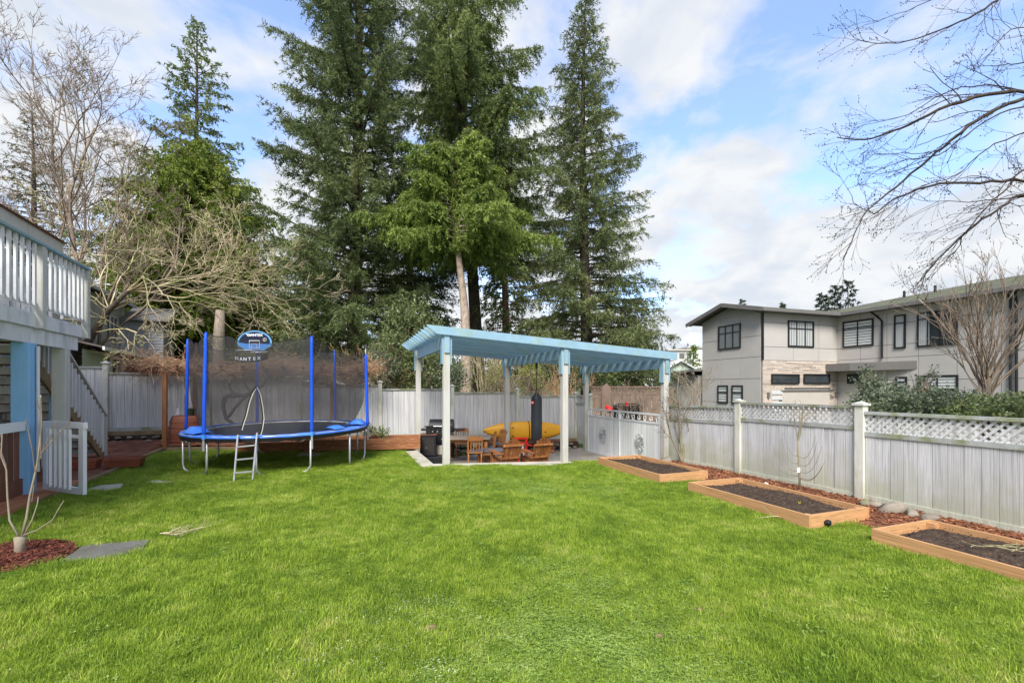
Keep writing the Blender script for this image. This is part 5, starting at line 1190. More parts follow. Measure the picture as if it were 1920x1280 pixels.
gable_house('far_house', 'distant pale house with a teal roof seen under the fir branches', 500, 590, 700, 664, 640, 48, m_farw, mat('teal_roof', (.25, .36, .34), .8, .1, 1), win=((520, 528, 670, 680), (545, 555, 670, 680)))
gable_house('far_house', 'distant white house glimpsed through the shrubs left of the pergola', 600, 700, 715, 690, 672, 50, m_farw, m_roofb, win=((640, 650, 695, 705),))
gable_house('far_house', 'distant white house between the fir trunk and the brown fence', 1150, 1225, 722, 700, 680, 45, m_farw, m_roofb, win=((1175, 1185, 705, 715),))
ab = thing('apartment_block', 'far white flat roofed apartment block on the rise above the mint house', 'building', P(1290, 680, 130))
for x0, x1, y0, y1, d in ((1254, 1300, 657, 700, 130), (1290, 1345, 652, 700, 138)):
    a, b = P(x0, y1, d), P(x1, y0, d); q = MB(); q.box(((a.x+b.x)/2, d+5, (b.z-3)/2), (b.x-a.x, 10, b.z+3)); q.build('wall', m_farw, ab)
    q = MB(); q.box(((a.x+b.x)/2, d+5, b.z+.15), (b.x-a.x+1, 11, .4)); q.build('roof', m_garage, ab)
for x0, x1 in ((1260, 1268), (1274, 1283), (1288, 1296)):
    for y0, y1 in ((662, 671), (675, 683)): a, b = P(x0, y1, 129.9), P(x1, y0, 129.9); q = MB(); q.box(((a.x+b.x)/2, 129.9, (a.z+b.z)/2), (b.x-a.x, .2, b.z-a.z)); w_ = q.build('window', m_glassg, ab)
# brown fence of the next garden, seen over the ornamental gate
bw = thing('brown_fence', 'weathered brown board fence with lattice seen above the ornamental gate', 'fence', P(1180, 770, 19))
F0, F1 = P(1108, 0, 19.5), P(1262, 0, 18.5); F0.z = F1.z = 0; e_ = (F1-F0).normalized(); L_ = (F1-F0).length; nb_ = 20
for k in range(nb_):
    c = F0+e_*(k+.5)*L_/nb_; piece('board', m_brownf, bw, (c.x, c.y, .35), (L_/nb_-.01, .02, 1.9), math.atan2(e_.y, e_.x))
q = MB(); q.beam(F0+Vector((0, 0, 1.32)), F1+Vector((0, 0, 1.32)), .06, .06); q.beam(F0+Vector((0, 0, 1.60)), F1+Vector((0, 0, 1.60)), .07, .05); q.build('rail', m_brownf, bw)
q = MB(); lattice(q, F0, F1, 1.34, 1.58, .03, .12); q.build('lattice', m_brownf, bw, kind='stuff')
c = P(1137, 750, 18.9); q = MB(); q.prism([(c.x-.19, c.y, .3), (c.x+.19, c.y, .3), (c.x+.19, c.y, 1.6), (c.x, c.y, 1.75), (c.x-.19, c.y, 1.6)], (0, .05, 0)); q.build('pointed_panel', m_brownf, bw)
rk = thing('black_rack', 'black slatted rack in front of the brown fence', 'rack', P(1177, 770, 18.2)); a, b = P(1150, 760, 18.2), P(1204, 760, 18.2)
for k in range(12): x = a.x+(b.x-a.x)*k/11; q = MB(); q.box((x, 18.2, .45), (.03, .03, .9)); q.build('bar', m_black, rk)
q = MB(); q.tube([(a.x, 18.2, .0), (a.x+.05, 18.2, .85), (a.x+.2, 18.2, .92), (b.x-.2, 18.2, .92), (b.x-.02, 18.2, .75), (b.x, 18.2, 0)], .035, 6); q.box(((a.x+b.x)/2, 18.26, .45), (b.x-a.x-.1, .02, .8)); q.build('frame', m_black, rk)
c = P(1142, 766, 17.9); stone('red_toy', m_red, None, (c.x, c.y, c.z), .13, 77, 1.0, label='red rounded plastic toy beside the black rack', cat='toy')
c = P(1176, 756, 17.9); q = MB(); q.lathe([(.01, -.12), (.07, -.10), (.03, -.05), (.05, .02), (.01, .08)], c, 10); q.build('bird_feeder', m_red, label='small red hummingbird feeder above the black rack', cat='bird feeder')
# ------------------------------------------------------------ trees
def nrm_(a): return a/(np.linalg.norm(a, axis=-1)[..., None]+1e-9)
def conifer(name, label, base, H, z0, prof, m, mb, r0=.3, nb=130, droop=.25, up=.15, seed=1, lean=(0, 0), size=.13, dens=1.0, hang=.35, trunkpts=None, vis0=None, vis1=1e9, tilt=None, azf=None, cat='tree', clump=.8, group=None, tw=.035):
    """a trunk, limbs and needle sprays. prof(f) gives crown radius at fraction f (0 = lowest branch, 1 = top)"""
    rr = np.random.default_rng(seed); base = np.array(base, float); root = thing(name, label, cat, tuple(base), group)
    def axis(z):   # trunk centre at height z above base
        if trunkpts is not None:
            zs = [p[2] for p in trunkpts]; return np.array([np.interp(z+base[2], zs, [p[0] for p in trunkpts]), np.interp(z+base[2], zs, [p[1] for p in trunkpts]), z+base[2]])
        f = z/H; return base+np.array([lean[0]*f+.12*math.sin(f*5+seed), lean[1]*f, z])
    q = MB(); zz = np.linspace(0, H, 22); q.tube([axis(z) for z in zz], [max(.012, r0*(1-.93*z/H)*(1+.5*math.exp(-z/.5))) for z in zz], 10); q.build('trunk', mb, root, smooth=True)
    segs = []; Vs = []; Rn = []
    for b in range(nb):
        f = ((b+rr.random())/nb); z = z0+(H-z0)*f; 
        if base[2]+z > vis1: continue
        az = b*2.399963+rr.uniform(-.4, .4); L = prof(f)*rr.uniform(.5, 1.15)
        if azf: L *= azf(az, f)
        if L < .15: L = .15
        el = up+tilt*f if tilt else up+.25*f
        el += rr.uniform(-.12, .12); n = max(4, int(L/.35)); s = np.linspace(0, 1, n+1)
        d = np.array([math.cos(az), math.sin(az), 0.]); o = axis(z)
        zc = L*(math.sin(el)*s-droop*s*s+(droop*.55)*s**3); pts = o+d*(L*math.cos(el)*s)[:, None]+np.array([0, 0, 1.])*zc[:, None]
        side = np.array([-d[1], d[0], 0]); pts += side*(np.sin(s*3+rr.uniform(0, 6))*.05*L*s)[:, None]
        r = .012+.013*L
        for i in range(n): segs.append((*pts[i], *pts[i+1], r*(1-s[i]*.85), r*(1-s[i+1]*.85)))
        nt_ = max(6, int(L/.105*dens)); st = rr.uniform(.12, 1.0, nt_)**.8; st = np.concatenate([st, [1.0]]); k = len(st)
        P0 = np.stack([np.interp(st, s, pts[:, j]) for j in range(3)], 1)
        sd = np.where(rr.random(k) < .5, -1, 1); sd[-1] = 0; ang = rr.uniform(.5, 1.1, k); ang[-1] = 0
        td = d*np.cos(ang)[:, None]+side*(sd*np.sin(ang))[:, None]; td[:, 2] += rr.uniform(-.75, .45, k)-hang*.3; td = nrm_(td)
        lt = (.22+.30*L*(1-st*.75))*rr.uniform(.5, 1.15, k)*clump; lt = np.clip(lt, .2, 1.5)
        ks = np.maximum(3, (lt/.045*dens).astype(int)); idx = np.repeat(np.arange(k), ks); u = rr.random(len(idx))
        c = P0[idx]+td[idx]*(lt[idx]*u)[:, None]; c[:, 2] -= hang*lt[idx]*u*u*.7; c += rr.normal(0, .035, c.shape)
        dd = td[idx]*.7+rr.normal(0, .55, c.shape); dd[:, 2] -= hang*.5; dd = nrm_(dd)
        ln = size*rr.uniform(.6, 1.3, len(c)); wd = nrm_(np.cross(dd, rr.normal(0, 1, c.shape)))*(tw*rr.uniform(.7, 1.3, len(c)))[:, None]
        Vs.append(np.stack([c-wd, c+wd, c+dd*ln[:, None]], 1)); Rn.append(rr.random(len(c)))
    segmesh('limb', segs, mb, root, n=4, kind='stuff')
    V = np.concatenate(Vs).reshape(-1, 3); T = np.arange(len(V)).reshape(-1, 3); soup('crown', V, T, m, root, np.concatenate(Rn))
    return root, len(T)
TRI = 0
def con(*a, **k):
    global TRI; r, n = conifer(*a, **k); TRI += n; return r
def px_w(px, d): return px/F*d
b = P(668, 725, 22.5); tA = con('fir_tree', 'broad grey green fir with upswept branch tips left of the pale trunk', (b.x, b.y, -.4), 31, 2.6, lambda f: 5.6*(1-f)**.42 if f > .08 else 4.6, m_firA, m_bark, r0=.42, nb=360, droop=.10, up=.05, tilt=1.0, seed=11, size=.19, hang=.25, vis1=21.0, dens=1.5, clump=1.0, tw=.022, azf=lambda az, f: ((.85+min(.28, f*1.2)) if math.cos(az) < -.2 else 1.05)*(.82+.22*math.sin(az*5+f*31)))
b = P(888, 725, 25.5); tB = con('fir_tree', 'tall dark fir behind the pale leaning trunk in the middle', (P(905, 725, 25.5).x, 25.5, -.4), 37, 9.0, lambda f: 4.7*(1-f)**.35, m_firB, m_bark, r0=.40, nb=330, droop=.30, up=.05, tilt=.5, seed=12, size=.16, hang=.8, vis1=23.5, lean=(-2.8, 0), tw=.023, dens=2.0, clump=1.0,
    azf=lambda az, f: (1.15 if math.cos(az) > -.3 else .95)*(.85+.25*math.sin(az*4+f*23)))
tp = [P(872, 735, 20.5), P(874, 640, 20.5), P(871, 575, 20.5), P(862, 500, 20.5), P(856, 440, 20.5), P(852, 380, 20.5), P(849, 330, 20.5), P(846, 260, 20.7)]; tp[0].z = -.6
tC = con('spruce_tree', 'spruce with a bare pale leaning trunk and bright green boughs above the pergola', (tp[0].x, tp[0].y, -.6), 13.2, 8.4, lambda f: 3.9*(1-f*f*.55)*(.55+.45*min(1, f*5)), m_firC, m_barkl, r0=.32, nb=120, droop=.75, up=.15, seed=13, size=.18, hang=.9, trunkpts=tp, dens=2.3, clump=1.0, tw=.024,
    azf=lambda az, f: (1.1 if abs(math.cos(az)) > .55 else (.12 if math.sin(az) < 0 and f < .72 else .65))*(.75+.35*math.sin(az*3+f*11)))
b = P(1097, 725, 23.5); tD = con('fir_tree', 'narrow open olive green fir with a straight trunk right of the pergola middle', (b.x, b.y, -.4), 22.3, 2.9, lambda f: 4.35*(1-f)**.72+.25, m_firD, m_bark, r0=.38, nb=300, droop=.30, up=.02, tilt=.55, seed=14, size=.18, hang=.6, dens=1.35, clump=.9, tw=.022)
b = P(372, 725, 26); tE = con('cedar_tree', 'dense rounded yellow green cedar behind the trampoline', (b.x, b.y, -.4), 16.2, 2.0, lambda f: 5.9*(1-f**2.4)**.8, m_cedarL, m_barkr, r0=.45, nb=420, droop=.25, up=.05, seed=15, size=.19, hang=.9, dens=1.15, clump=1.1, tw=.042)
b = P(366, 725, 29); tF = con('spiky_fir', 'dark fir with a sparse pointed top rising behind the rounded cedar', (b.x, b.y, -.4), 25.6, 13, lambda f: 4.2*(1-f)**.85+.2, m_firB, m_bark, r0=.35, nb=115, droop=.10, up=.10, tilt=.4, seed=16, size=.20, hang=.4, dens=1.0, clump=.7, tw=.044)
b = P(60, 725, 27); tG = con('brown_conifer', 'brownish thin conifer at the far left behind the bare tree', (b.x, b.y, -.4), 18.5, 4, lambda f: 4.2*(1-f)**.7+.2, m_brownL, m_bark, r0=.35, nb=170, droop=.2, up=.1, seed=17, size=.17, hang=.6, dens=.8, tw=.03)
b = P(588, 725, 25); tH = con('fir_tree', 'dark low fir filling the gap between the cedar and the broad grey green fir', (b.x, b.y, -.4), 11, 1.5, lambda f: 3.1*(1-f)**.45, m_firB, m_bark, r0=.3, nb=180, droop=.3, up=.0, seed=18, size=.17, hang=.8, tw=.034)
b = P(945, 725, 24.5); tI = con('fir_tree', 'shadowy green fir with a reddish trunk behind the pale leaning trunk', (b.x, b.y, -.4), 14.0, 2.4, lambda f: 2.9*(1-f)**.5, m_firB, m_barkr, r0=.33, nb=190, droop=.3, up=.0, seed=19, size=.17, hang=.9, tw=.034, dens=.9)
b = P(770, 725, 26); tJ = con('fir_tree', 'dark fir behind the holly between the two tallest trunks', (b.x, b.y, -.4), 15, 2.2, lambda f: 3.6*(1-f)**.35, m_firB, m_bark, r0=.3, nb=220, droop=.3, up=.0, seed=20, size=.17, hang=.8, tw=.034, dens=.9)
b = P(1180, 725, 25); tK = con('fir_tree', 'low drooping fir bough mass beside the right end of the pergola', (b.x, b.y, -.4), 6.0, 1.6, lambda f: 3.0*(1-f)**.5, m_firD, m_barkr, r0=.2, nb=130, droop=.3, up=.0, seed=21, size=.15, hang=.9, tw=.034)
# trees beyond the modern house
for px, yt, d, rad, sd, lb in ((1591, 526, 60, 3.0, 31, 'tallest of the three firs showing over the roof of the modern house'), (1567, 536, 62, 2.6, 32, 'middle fir of the three over the modern house roof'), (1541, 550, 58, 2.7, 33, 'leftmost broad fir of the three over the modern house roof'),
   (1467, 566, 75, 1.2, 34, 'small fir tip above the middle of the modern house roof'), (1391, 560, 85, 1.0, 35, 'tiny fir tip above the left gable of the modern house')):
    H_ = EYE+(HOR-yt)/F*d+1; r, n_ = conifer('fir_tree', lb, (P(px, 0, d).x, d, -1), H_, H_*.25, lambda f, rad=rad: rad*(1-f)**.8+.25, m_farT, m_bark, r0=.3, nb=60, droop=.15, up=.15, seed=sd, size=.45, hang=.5, dens=.35, clump=1.0, tw=.11, group=None)
for i_, (px, yt, d) in enumerate(((1300, 646, 75),)):
    conifer('cedar_tree', 'rounded green conifer between the mint house and the modern house', (P(px, 0, d).x, d, -2), EYE+(HOR-yt)/F*d+2, 2, lambda f: 2.6*(1-f)**.6, m_firC, m_bark, r0=.3, nb=50, seed=40, size=.4, hang=.5, dens=.4, tw=.12)
# wooded rise on the horizon: one mass
Vs = []; rr = np.random.default_rng(5); xs_ = rr.uniform(-330, 330, 900); ds = rr.uniform(280, 360, 900)
for x, d in zip(xs_, ds):
    hgt = rr.uniform(9, 17); zb = -4+14*math.exp(-((x-110)/90)**2)+4*math.sin(x*.02); w_ = rr.uniform(1.5, 2.8); k = 46
    f = rr.random(k)**.8; a = rr.uniform(0, 6.28, k); c = np.stack([x+np.cos(a)*w_*(1-f)*.8, d+np.sin(a)*w_*(1-f)*.8, zb+hgt*f], 1)
    dd = np.stack([np.cos(a)*1.3*(1.1-f), np.sin(a)*(1.1-f), np.full(k, .15)], 1)+rr.normal(0, .2, (k, 3)); wd = np.array([[0, 0, .75]])*np.ones((k, 1))
    Vs.append(np.stack([c-wd, c+wd*.8, c+dd*1.2], 1))
V = np.concatenate(Vs).reshape(-1, 3); soup('distant_wood', V, np.arange(len(V)).reshape(-1, 3), m_farT, None, rr.random(len(V)//3), kind='stuff', label='far conifer wood along the skyline', cat='wood')
q = MB(); n_ = 40
for k in range(n_+1):
    x = -400+800*k/n_; zt = -4+14*math.exp(-((x-110)/90)**2)+4*math.sin(x*.02); q.v += [(x, 250, -7), (x, 285, zt+.5), (x, 420, zt+3)]
for k in range(n_): a = 3*k; q.f += [(a, a+3, a+4, a+1), (a+1, a+4, a+5, a+2)]
q.build('hill', m_field, kind='structure')
# ------------------------------------------------------------ bare trees
def grow(segs, tips, p, d, L, r, lev, rr, sp=.5, ang=(.35, .8), trop=.08, wob=.16, nch=4, rt=.62, lr=.62, st=None, minr=.004, grav=0):
    n = max(3, int(L/(st or .28))); h = L/n; kids = sorted(rr.uniform(.25, 1, nch)) if lev > 0 else []
    for i in range(n):
        e = p+d*h; r1 = max(minr*.6, r*(1-.55/n)); segs.append((*p, *e, r, r1)); f0, f1 = i/n, (i+1)/n
        for kf in kids:
            if f0 < kf <= f1:
                ax = d.cross(Vector(rr.normal(0, 1, 3))).normalized(); nd = (Matrix.Rotation(rr.uniform(*ang), 3, ax) @ d).normalized()
                grow(segs, tips, e, nd, L*lr*rr.uniform(.7, 1.2)*(1.15-kf*.4), max(minr, r1*rt), lev-1, rr, sp, ang, trop, wob, nch, rt, lr, st, minr, grav)
        p = e; r = r1; d = (d+Vector(rr.normal(0, wob, 3))+Vector((0, 0, trop-grav*f1))).normalized()
    tips.append(tuple(p))
def buds(tips, s, m, root, name='bud'):
    V = []; T = []; rr = np.random.default_rng(3); t = np.array(tips); n = len(t); o = np.array([[0, 0, 1.6], [1, 0, 0], [-.5, .87, 0], [-.5, -.87, 0], [0, 0, -1.2]])*s
    V = (t[:, None]+o[None]*rr.uniform(.7, 1.3, (n, 1, 1))).reshape(-1, 3); F_ = np.array([[0, 1, 2], [0, 2, 3], [0, 3, 1], [4, 2, 1], [4, 3, 2], [4, 1, 3]]); T = ((np.arange(n)*5)[:, None, None]+F_).reshape(-1, 3)
    return soup(name, V, T, m, root, rr.random(len(T)), kind='stuff')
def baretree(name, label, base, stems, m, seed, cat='tree', bud=None, trunk=None, minr=.005, sides=3, **k):
    rr = np.random.default_rng(seed); root = thing(name, label, cat, tuple(base)); segs = []; tips = []
    for (p, d, L, r, lev) in stems: grow(segs, tips, Vector(p), Vector(d).normalized(), L, r, lev, rr, minr=minr, **k)
    if trunk: q = MB(); q.tube(trunk[0], trunk[1], 10); q.build('trunk', trunk[2], root, smooth=True)
    segmesh('branches', segs, m, root, n=sides)
    if bud: buds(tips, bud, m, root)
    return root, len(segs)
# tall pale bare tree at far left
b = P(165, 725, 17.5); bx, by = b.x, b.y
st_ = []
for k, (dx, dz, L) in enumerate(((-.45, 1, 9.5), (-.25, 1, 10.5), (.0, 1, 11), (.16, 1, 11.2), (.42, 1, 8.8), (-.75, .8, 8.5), (.7, .8, 6.0), (-.6, 1, 9), (-.95, .55, 7), (-.3, .9, 9))):
    st_.append(((bx, by, 2.2+.3*(k % 3)), (dx*.8, random.uniform(-.35, .35), dz), L*.82, .075, 4))
_, n_ = baretree('bare_tree', 'tall bare grey brown tree spreading up behind the raised deck', (bx, by, -.3), st_, m_twig, 7, trunk=([(bx, by, -.4), (bx+.05, by, 1.2), (bx, by, 2.7)], [.28, .22, .2], m_bark), nch=6, lr=.47, ang=(.35, .9), trop=.05, wob=.10, minr=.0075, st=.4, bud=None); print('bare', n_)
# lichen covered spreading shrub tree
b = P(158, 690, 15.6); st_ = []
tk = [P(150, 740, 15.6), P(155, 660, 15.6), P(176, 622, 15.4), P(205, 580, 15.2), P(240, 545, 15.0)]
for (px, py, d, dx, dy, dz, L) in ((240, 545, 15, 1, -.1, .30, 4.3), (240, 545, 15, 1, .1, .05, 4.4), (205, 580, 15.2, 1, .1, .45, 3.8), (205, 580, 15.2, .35, 0, 1, 3.0), (176, 622, 15.4, 1, -.3, -.02, 3.2), (240, 545, 15, .9, -.5, .45, 3.8), (240, 545, 15, 1, .3, .35, 4.6), (220, 560, 15, .8, .4, .7, 3.8),
    (205, 580, 15.2, -.5, .2, .8, 2.6), (240, 545, 15, 1, -.5, .12, 4.4), (240, 545, 15, 1, .5, -.08, 4.2), (205, 580, 15.2, -.8, 0, .5, 2.4), (240, 545, 15, 1, 0, .18, 4.8), (230, 550, 15, 1, .2, .28, 4.8)):
    st_.append((P(px, py, d), (dx, dy, dz), L*.9, .036, 4))
_, n_ = baretree('lichen_tree', 'crooked beige lichen covered bare tree leaning right over the arbor', b, st_, m_lichen, 9, trunk=(tk, [.17, .135, .105, .085, .065], m_bark), nch=4, lr=.54, ang=(.35, .95), trop=.015, wob=.17, minr=.0085, st=.3); print('lichen', n_)
# overhanging limbs from a tree standing just right of the view
rt_ = thing('overhanging_tree', 'dark bare budding tree whose limbs reach in from the right edge', 'tree', (8.6, 6.2, -.3)); segs = []; tips = []; rr = np.random.default_rng(21)
tx = P(2110, 725, 6.3); q = MB(); q.tube([(tx.x, tx.y, -.4), (tx.x+.1, tx.y, 2), (tx.x, tx.y+.1, 4), (tx.x+.1, tx.y, 7.5), (tx.x, tx.y, 10)], [.24, .2, .16, .10, .04], 10); q.build('trunk', m_bark, rt_, smooth=True)
LM = [([(2110, 250), (2000, 190), (1920, 172), (1850, 178), (1760, 205), (1690, 240), (1620, 262), (1570, 258)], .050, 6.2), ([(2110, 300), (2000, 200), (1920, 186), (1860, 208), (1800, 250), (1740, 300), (1680, 350), (1625, 395), (1602, 440), (1580, 488)], .040, 6.0),
      ([(2110, 420), (2000, 350), (1920, 338), (1860, 342), (1760, 345), (1690, 368), (1640, 398), (1600, 380)], .036, 5.8), ([(2110, 430), (2000, 380), (1920, 366), (1880, 388), (1830, 420), (1770, 475), (1730, 520), (1712, 548)], .036, 6.4),
      ([(2110, 400), (2000, 375), (1920, 370), (1865, 375), (1800, 378), (1728, 376)], .020, 6.6), ([(2110, 120), (2000, 20), (1900, -15), (1860, 10), (1800, 40), (1720, 72), (1650, 82), (1600, 70)], .030, 6.5),
      ([(2110, 200), (2010, 140), (1920, 118), (1880, 122), (1822, 124)], .022, 6.9), ([(2110, 340), (2000, 300), (1920, 320), (1880, 360), (1820, 420), (1790, 470), (1755, 510)], .024, 5.9), ([(2110, 250), (2000, 215), (1920, 170), (1840, 160), (1770, 175), (1700, 215), (1600, 240)], .022, 7.2),
      ([(2110, 340), (2000, 240), (1920, 200), (1830, 240), (1760, 290), (1700, 300), (1640, 320), (1590, 330)], .020, 7.0), ([(2110, 60), (2000, -30), (1930, -40), (1800, -20), (1700, 20), (1640, 40)], .02, 7.2), ([(2110, 300), (2000, 250), (1920, 250), (1850, 280), (1790, 330), (1730, 350), (1680, 380)], .018, 6.6),
      ([(2110, 100), (2000, 60), (1920, 50), (1880, 70), (1850, 110)], .018, 6.6)]
for pts, r, d in LM:
    pl = [P(px, py, d+.25*math.sin(i_*1.3)) for i_, (px, py) in enumerate(pts)]; pl[0] = Vector((tx.x, tx.y, pl[0].z)); n_ = len(pl)
    sm = []
    for i_ in range(n_-1):
        p0, p1, p2, p3 = pl[max(0, i_-1)], pl[i_], pl[i_+1], pl[min(n_-1, i_+2)]
        for t in (0, .25, .5, .75): sm.append(.5*((2*p1)+(p2-p0)*t+(2*p0-5*p1+4*p2-p3)*t*t+(3*p1-p0-3*p2+p3)*t**3)+Vector(rr.normal(0, .008, 3)))
    sm.append(pl[-1]); N_ = len(sm)
    for i_ in range(N_-1):
        f0, f1 = i_/N_, (i_+1)/N_; r_ = r*.74; segs.append((*sm[i_], *sm[i_+1], r_*(1-.85*f0), r_*(1-.85*f1)))
        if f0 > .22:
            for _ in range(1 if rr.random() < .85 else 0):
                dr = (sm[i_+1]-sm[i_]).normalized(); ax = dr.cross(Vector(rr.normal(0, 1, 3))).normalized(); nd = Matrix.Rotation(rr.uniform(.3, .8), 3, ax) @ dr
                grow(segs, tips, sm[i_+1], nd, rr.uniform(.25, .75)*(1.3-f0*.5), max(.0036, r*.26*(1-f0)), 2 if rr.random() < .75 else 1, rr, ang=(.3, .7), trop=-.01, wob=.12, nch=3, lr=.5, st=.09, minr=.0019)
segmesh('branches', segs, m_dark, rt_, n=4); buds(tips, .007, m_dark, rt_); print('over', len(segs))
# twiggy shrub tree beside the modern house
b = P(1850, 725, 14.5); st_ = [((b.x+random.uniform(-.15, .15), b.y, 1.1+random.uniform(0, .9)), (random.uniform(-.75, .75), random.uniform(-.6, .6), 1), random.uniform(2.0, 3.5), .028, 3) for _ in range(36)]
baretree('twiggy_tree', 'vase shaped bare twiggy tree against the modern house', (b.x, b.y, -.4), st_, m_twig, 23, trunk=([(b.x, b.y, -.5), (b.x-.04, b.y, .8), (b.x+.02, b.y, 1.9)], [.16, .14, .10], m_bark), nch=4, lr=.42, ang=(.2, .5), trop=.05, wob=.08, minr=.0045)
# thin three stemmed shrub behind the far raised bed, trained whip tree with a tag
b = at_z(1278, 866, -.27); st_ = []
for dx, dz, L in ((-.2, 1, 1.5), (.18, 1, 2.0), (.5, 1, 1.9), (-.05, 1, 2.1), (-.42, 1, 1.3), (.32, 1, 1.6)): st_.append(((b.x, b.y, -.25), (dx, random.uniform(-.1, .1), dz), L, .024, 3))
baretree('young_tree', 'thin multi stemmed bare tree behind the far raised bed', (b.x, b.y, -.27), st_, m_fruit, 25, nch=5, lr=.42, ang=(.35, .9), trop=.08, wob=.07, minr=.0045, st=.14, bud=.008, sides=4)
b = at_z(1509, 918, -.24)-U*.12; st_ = []; rrr = random.Random(4)
tkp = [(b.x, b.y, -.27), (b.x-.01, b.y, .1), (b.x-.03, b.y, .45), (b.x-.03, b.y, .80)]
for dx in (-.25, 0, .28, .1): st_.append(((b.x-.03, b.y, .62), (dx, rrr.uniform(-.2, .2), 1), .55, .011, 2))
baretree('whip_tree', 'slender young fruit tree with upcurved side shoots and a white tag against the fence', (b.x, b.y, -.27), st_, m_fruit, 27, trunk=(tkp, [.020, .017, .014, .012], m_fruit), nch=3, lr=.4, ang=(.3, .7), trop=.22, wob=.03, minr=.0035, st=.07, bud=.006, sides=4)
wroot = [o for o in bpy.data.objects if o.name.startswith('whip_tree')][0]
for k, (s_, L_, z_, up_) in enumerate(((-1, .50, .10, .42), (1, .42, .10, .50), (-1, .44, .02, .20), (1, .44, .0, .26), (-1, .34, .24, .42), (1, .36, .22, .46), (1, .30, .36, .40), (-1, .28, .38, .38), (1, .5, -.02, .40))):
    yy = rrr.uniform(-.15, .15); pl = [Vector((b.x-.015+RD.x*s_*L_*t**.8-.3*abs(yy)*t, b.y+RD.y*s_*L_*t**.8, z_-.05*math.sin(t*3.1)+up_*t*t)) for t in np.linspace(0, 1, 9)]
    q = MB(); q.tube(pl, [.0065*(1-.6*i_/8) for i_ in range(9)], 5); q.build('side_shoot', m_fruit, wroot)
q = MB(); q.box((b.x-.05, b.y-.04, .13), (.07, .004, .09), .3); q.build('paper_tag', m_tag, label='white paper tag tied to the slender fruit tree', cat='tag')
# sapling in the mulch
b = mc; root = thing('sapling', 'pale stubby sapling with four bare whips rising from bark mulch', 'tree', (b.x, b.y, b.z))
PS = lambda px, py, d=None: P(px, py, (d or 4.22))
q = MB(); q.tube([(b.x, b.y, b.z-.02), (b.x-.005, b.y, b.z+.12), (b.x, b.y, b.z+.20)], [.048, .037, .045], 12); q.build('trunk', m_fruit, root, smooth=True)
d0 = b.y
for pts, r in (([(34, 1003), (18, 975), (14, 930), (12, 880), (2, 855), (4, 812)], .010), ([(42, 1003), (50, 970), (56, 930), (70, 870), (78, 800), (76, 740)], .0125), ([(44, 1005), (60, 975), (70, 945), (72, 930)], .007), ([(44, 1003), (70, 993), (98, 975), (112, 950), (120, 938)], .0065)):
    for i_ in range(1):
        pl = [P(px, py, d0+.03*k) for k, (px, py) in enumerate(pts)]; q = MB(); nn = len(pl); q.tube(pl, [r*(1-.55*k/(nn-1)) for k in range(nn)], 8); q.build('stem', m_fruit, root, smooth=True)
sg = []
for pts in ([(66, 885), (60, 840), (52, 800), (48, 785)], [(74, 860), (84, 835), (100, 810), (105, 790)], [(78, 848), (105, 820), (128, 795), (131, 784)], [(77, 860), (76, 800), (76, 745)], [(12, 875), (4, 850)], [(60, 940), (64, 910)], [(75, 770), (68, 750)]):
    pl = [P(px, py, d0+.05) for px, py in pts]
    q = MB(); q.tube(pl, .0045, 6); q.build('twig', m_twig, root)

# ------------------------------------------------------------ shrubs
def shrub(name, label, blobs, m, n, leaf, seed, stem=m_twig, cat='shrub', spiky=.0, stems=26, pointed=False):
    """blobs: (centre, radii); leaves gathered in sprigs that break the outline"""
    rr = np.random.default_rng(seed); c0 = Vector(blobs[0][0]); root = thing(name, label, cat, (c0.x, c0.y, -.5)); vol = np.array([b_[1][0]*b_[1][1]*b_[1][2] for b_ in blobs]); Vs = []; Rn = []; segs = []
    for (c, r), w_ in zip(blobs, vol/vol.sum()):
        k = max(8, int(n*w_/12)); dirs = nrm_(rr.normal(0, 1, (k, 3))); rad = rr.uniform(.45, 1.0, k)**.6*(1+rr.uniform(-.15, .22+spiky, k)); sc = np.array(c)+dirs*rad[:, None]*np.array(r)
        sdir = nrm_(dirs+rr.normal(0, .5, (k, 3))+np.array([0, 0, .4])); idx = np.repeat(np.arange(k), 12); t = np.tile(np.linspace(-.5, 1, 12), k)
        p = sc[idx]+sdir[idx]*(t*leaf*3.5)[:, None]+rr.normal(0, leaf*.4, (len(idx), 3)); dd = nrm_(sdir[idx]*.5+rr.normal(0, .8, p.shape)); wd = nrm_(np.cross(dd, rr.normal(0, 1, p.shape))); L_ = leaf*rr.uniform(.7, 1.3, len(p))[:, None]
        Vs.append(np.stack([p-dd*L_*.6, p+wd*L_*.32, p+dd*L_*.6, p-wd*L_*.32], 1)); Rn.append(rr.random(len(p)))
        for j in range(0, k, max(1, k//stems)): 
            b0 = np.array([c[0]+rr.uniform(-.2, .2), c[1], max(-.6, c[2]-r[2])]); e = sc[j]+sdir[j]*leaf*2; m_ = (b0+e)/2+rr.normal(0, .08, 3); segs += [(*b0, *m_, .018, .011), (*m_, *e, .011, .004)]
    V = np.concatenate(Vs).reshape(-1, 3); soup('foliage', V, np.arange(len(V)).reshape(-1, 4), m, root, np.concatenate(Rn)); segmesh('stem', segs, stem, root, n=3, kind='stuff'); return root
def B(px, py, d, rx, rz, ry=None): return (tuple(P(px, py, d)), (px_w(rx, d), ry or px_w(rx, d)*.7, px_w(rz, d)))
shrub('holly_bush', 'large variegated green bush between the trampoline and the pergola', [B(770, 640, 18, 55, 75), B(735, 672, 17, 42, 42), B(810, 690, 17, 50, 45), B(755, 600, 18.4, 30, 30)], m_holly, 17000, .085, 41)
shrub('ivy_bush', 'darker bush hanging over the back fence right of the blue trampoline pole', [B(708, 690, 16.2, 32, 28), B(842, 708, 16.8, 30, 28)], m_hollyg, 6000, .07, 42)
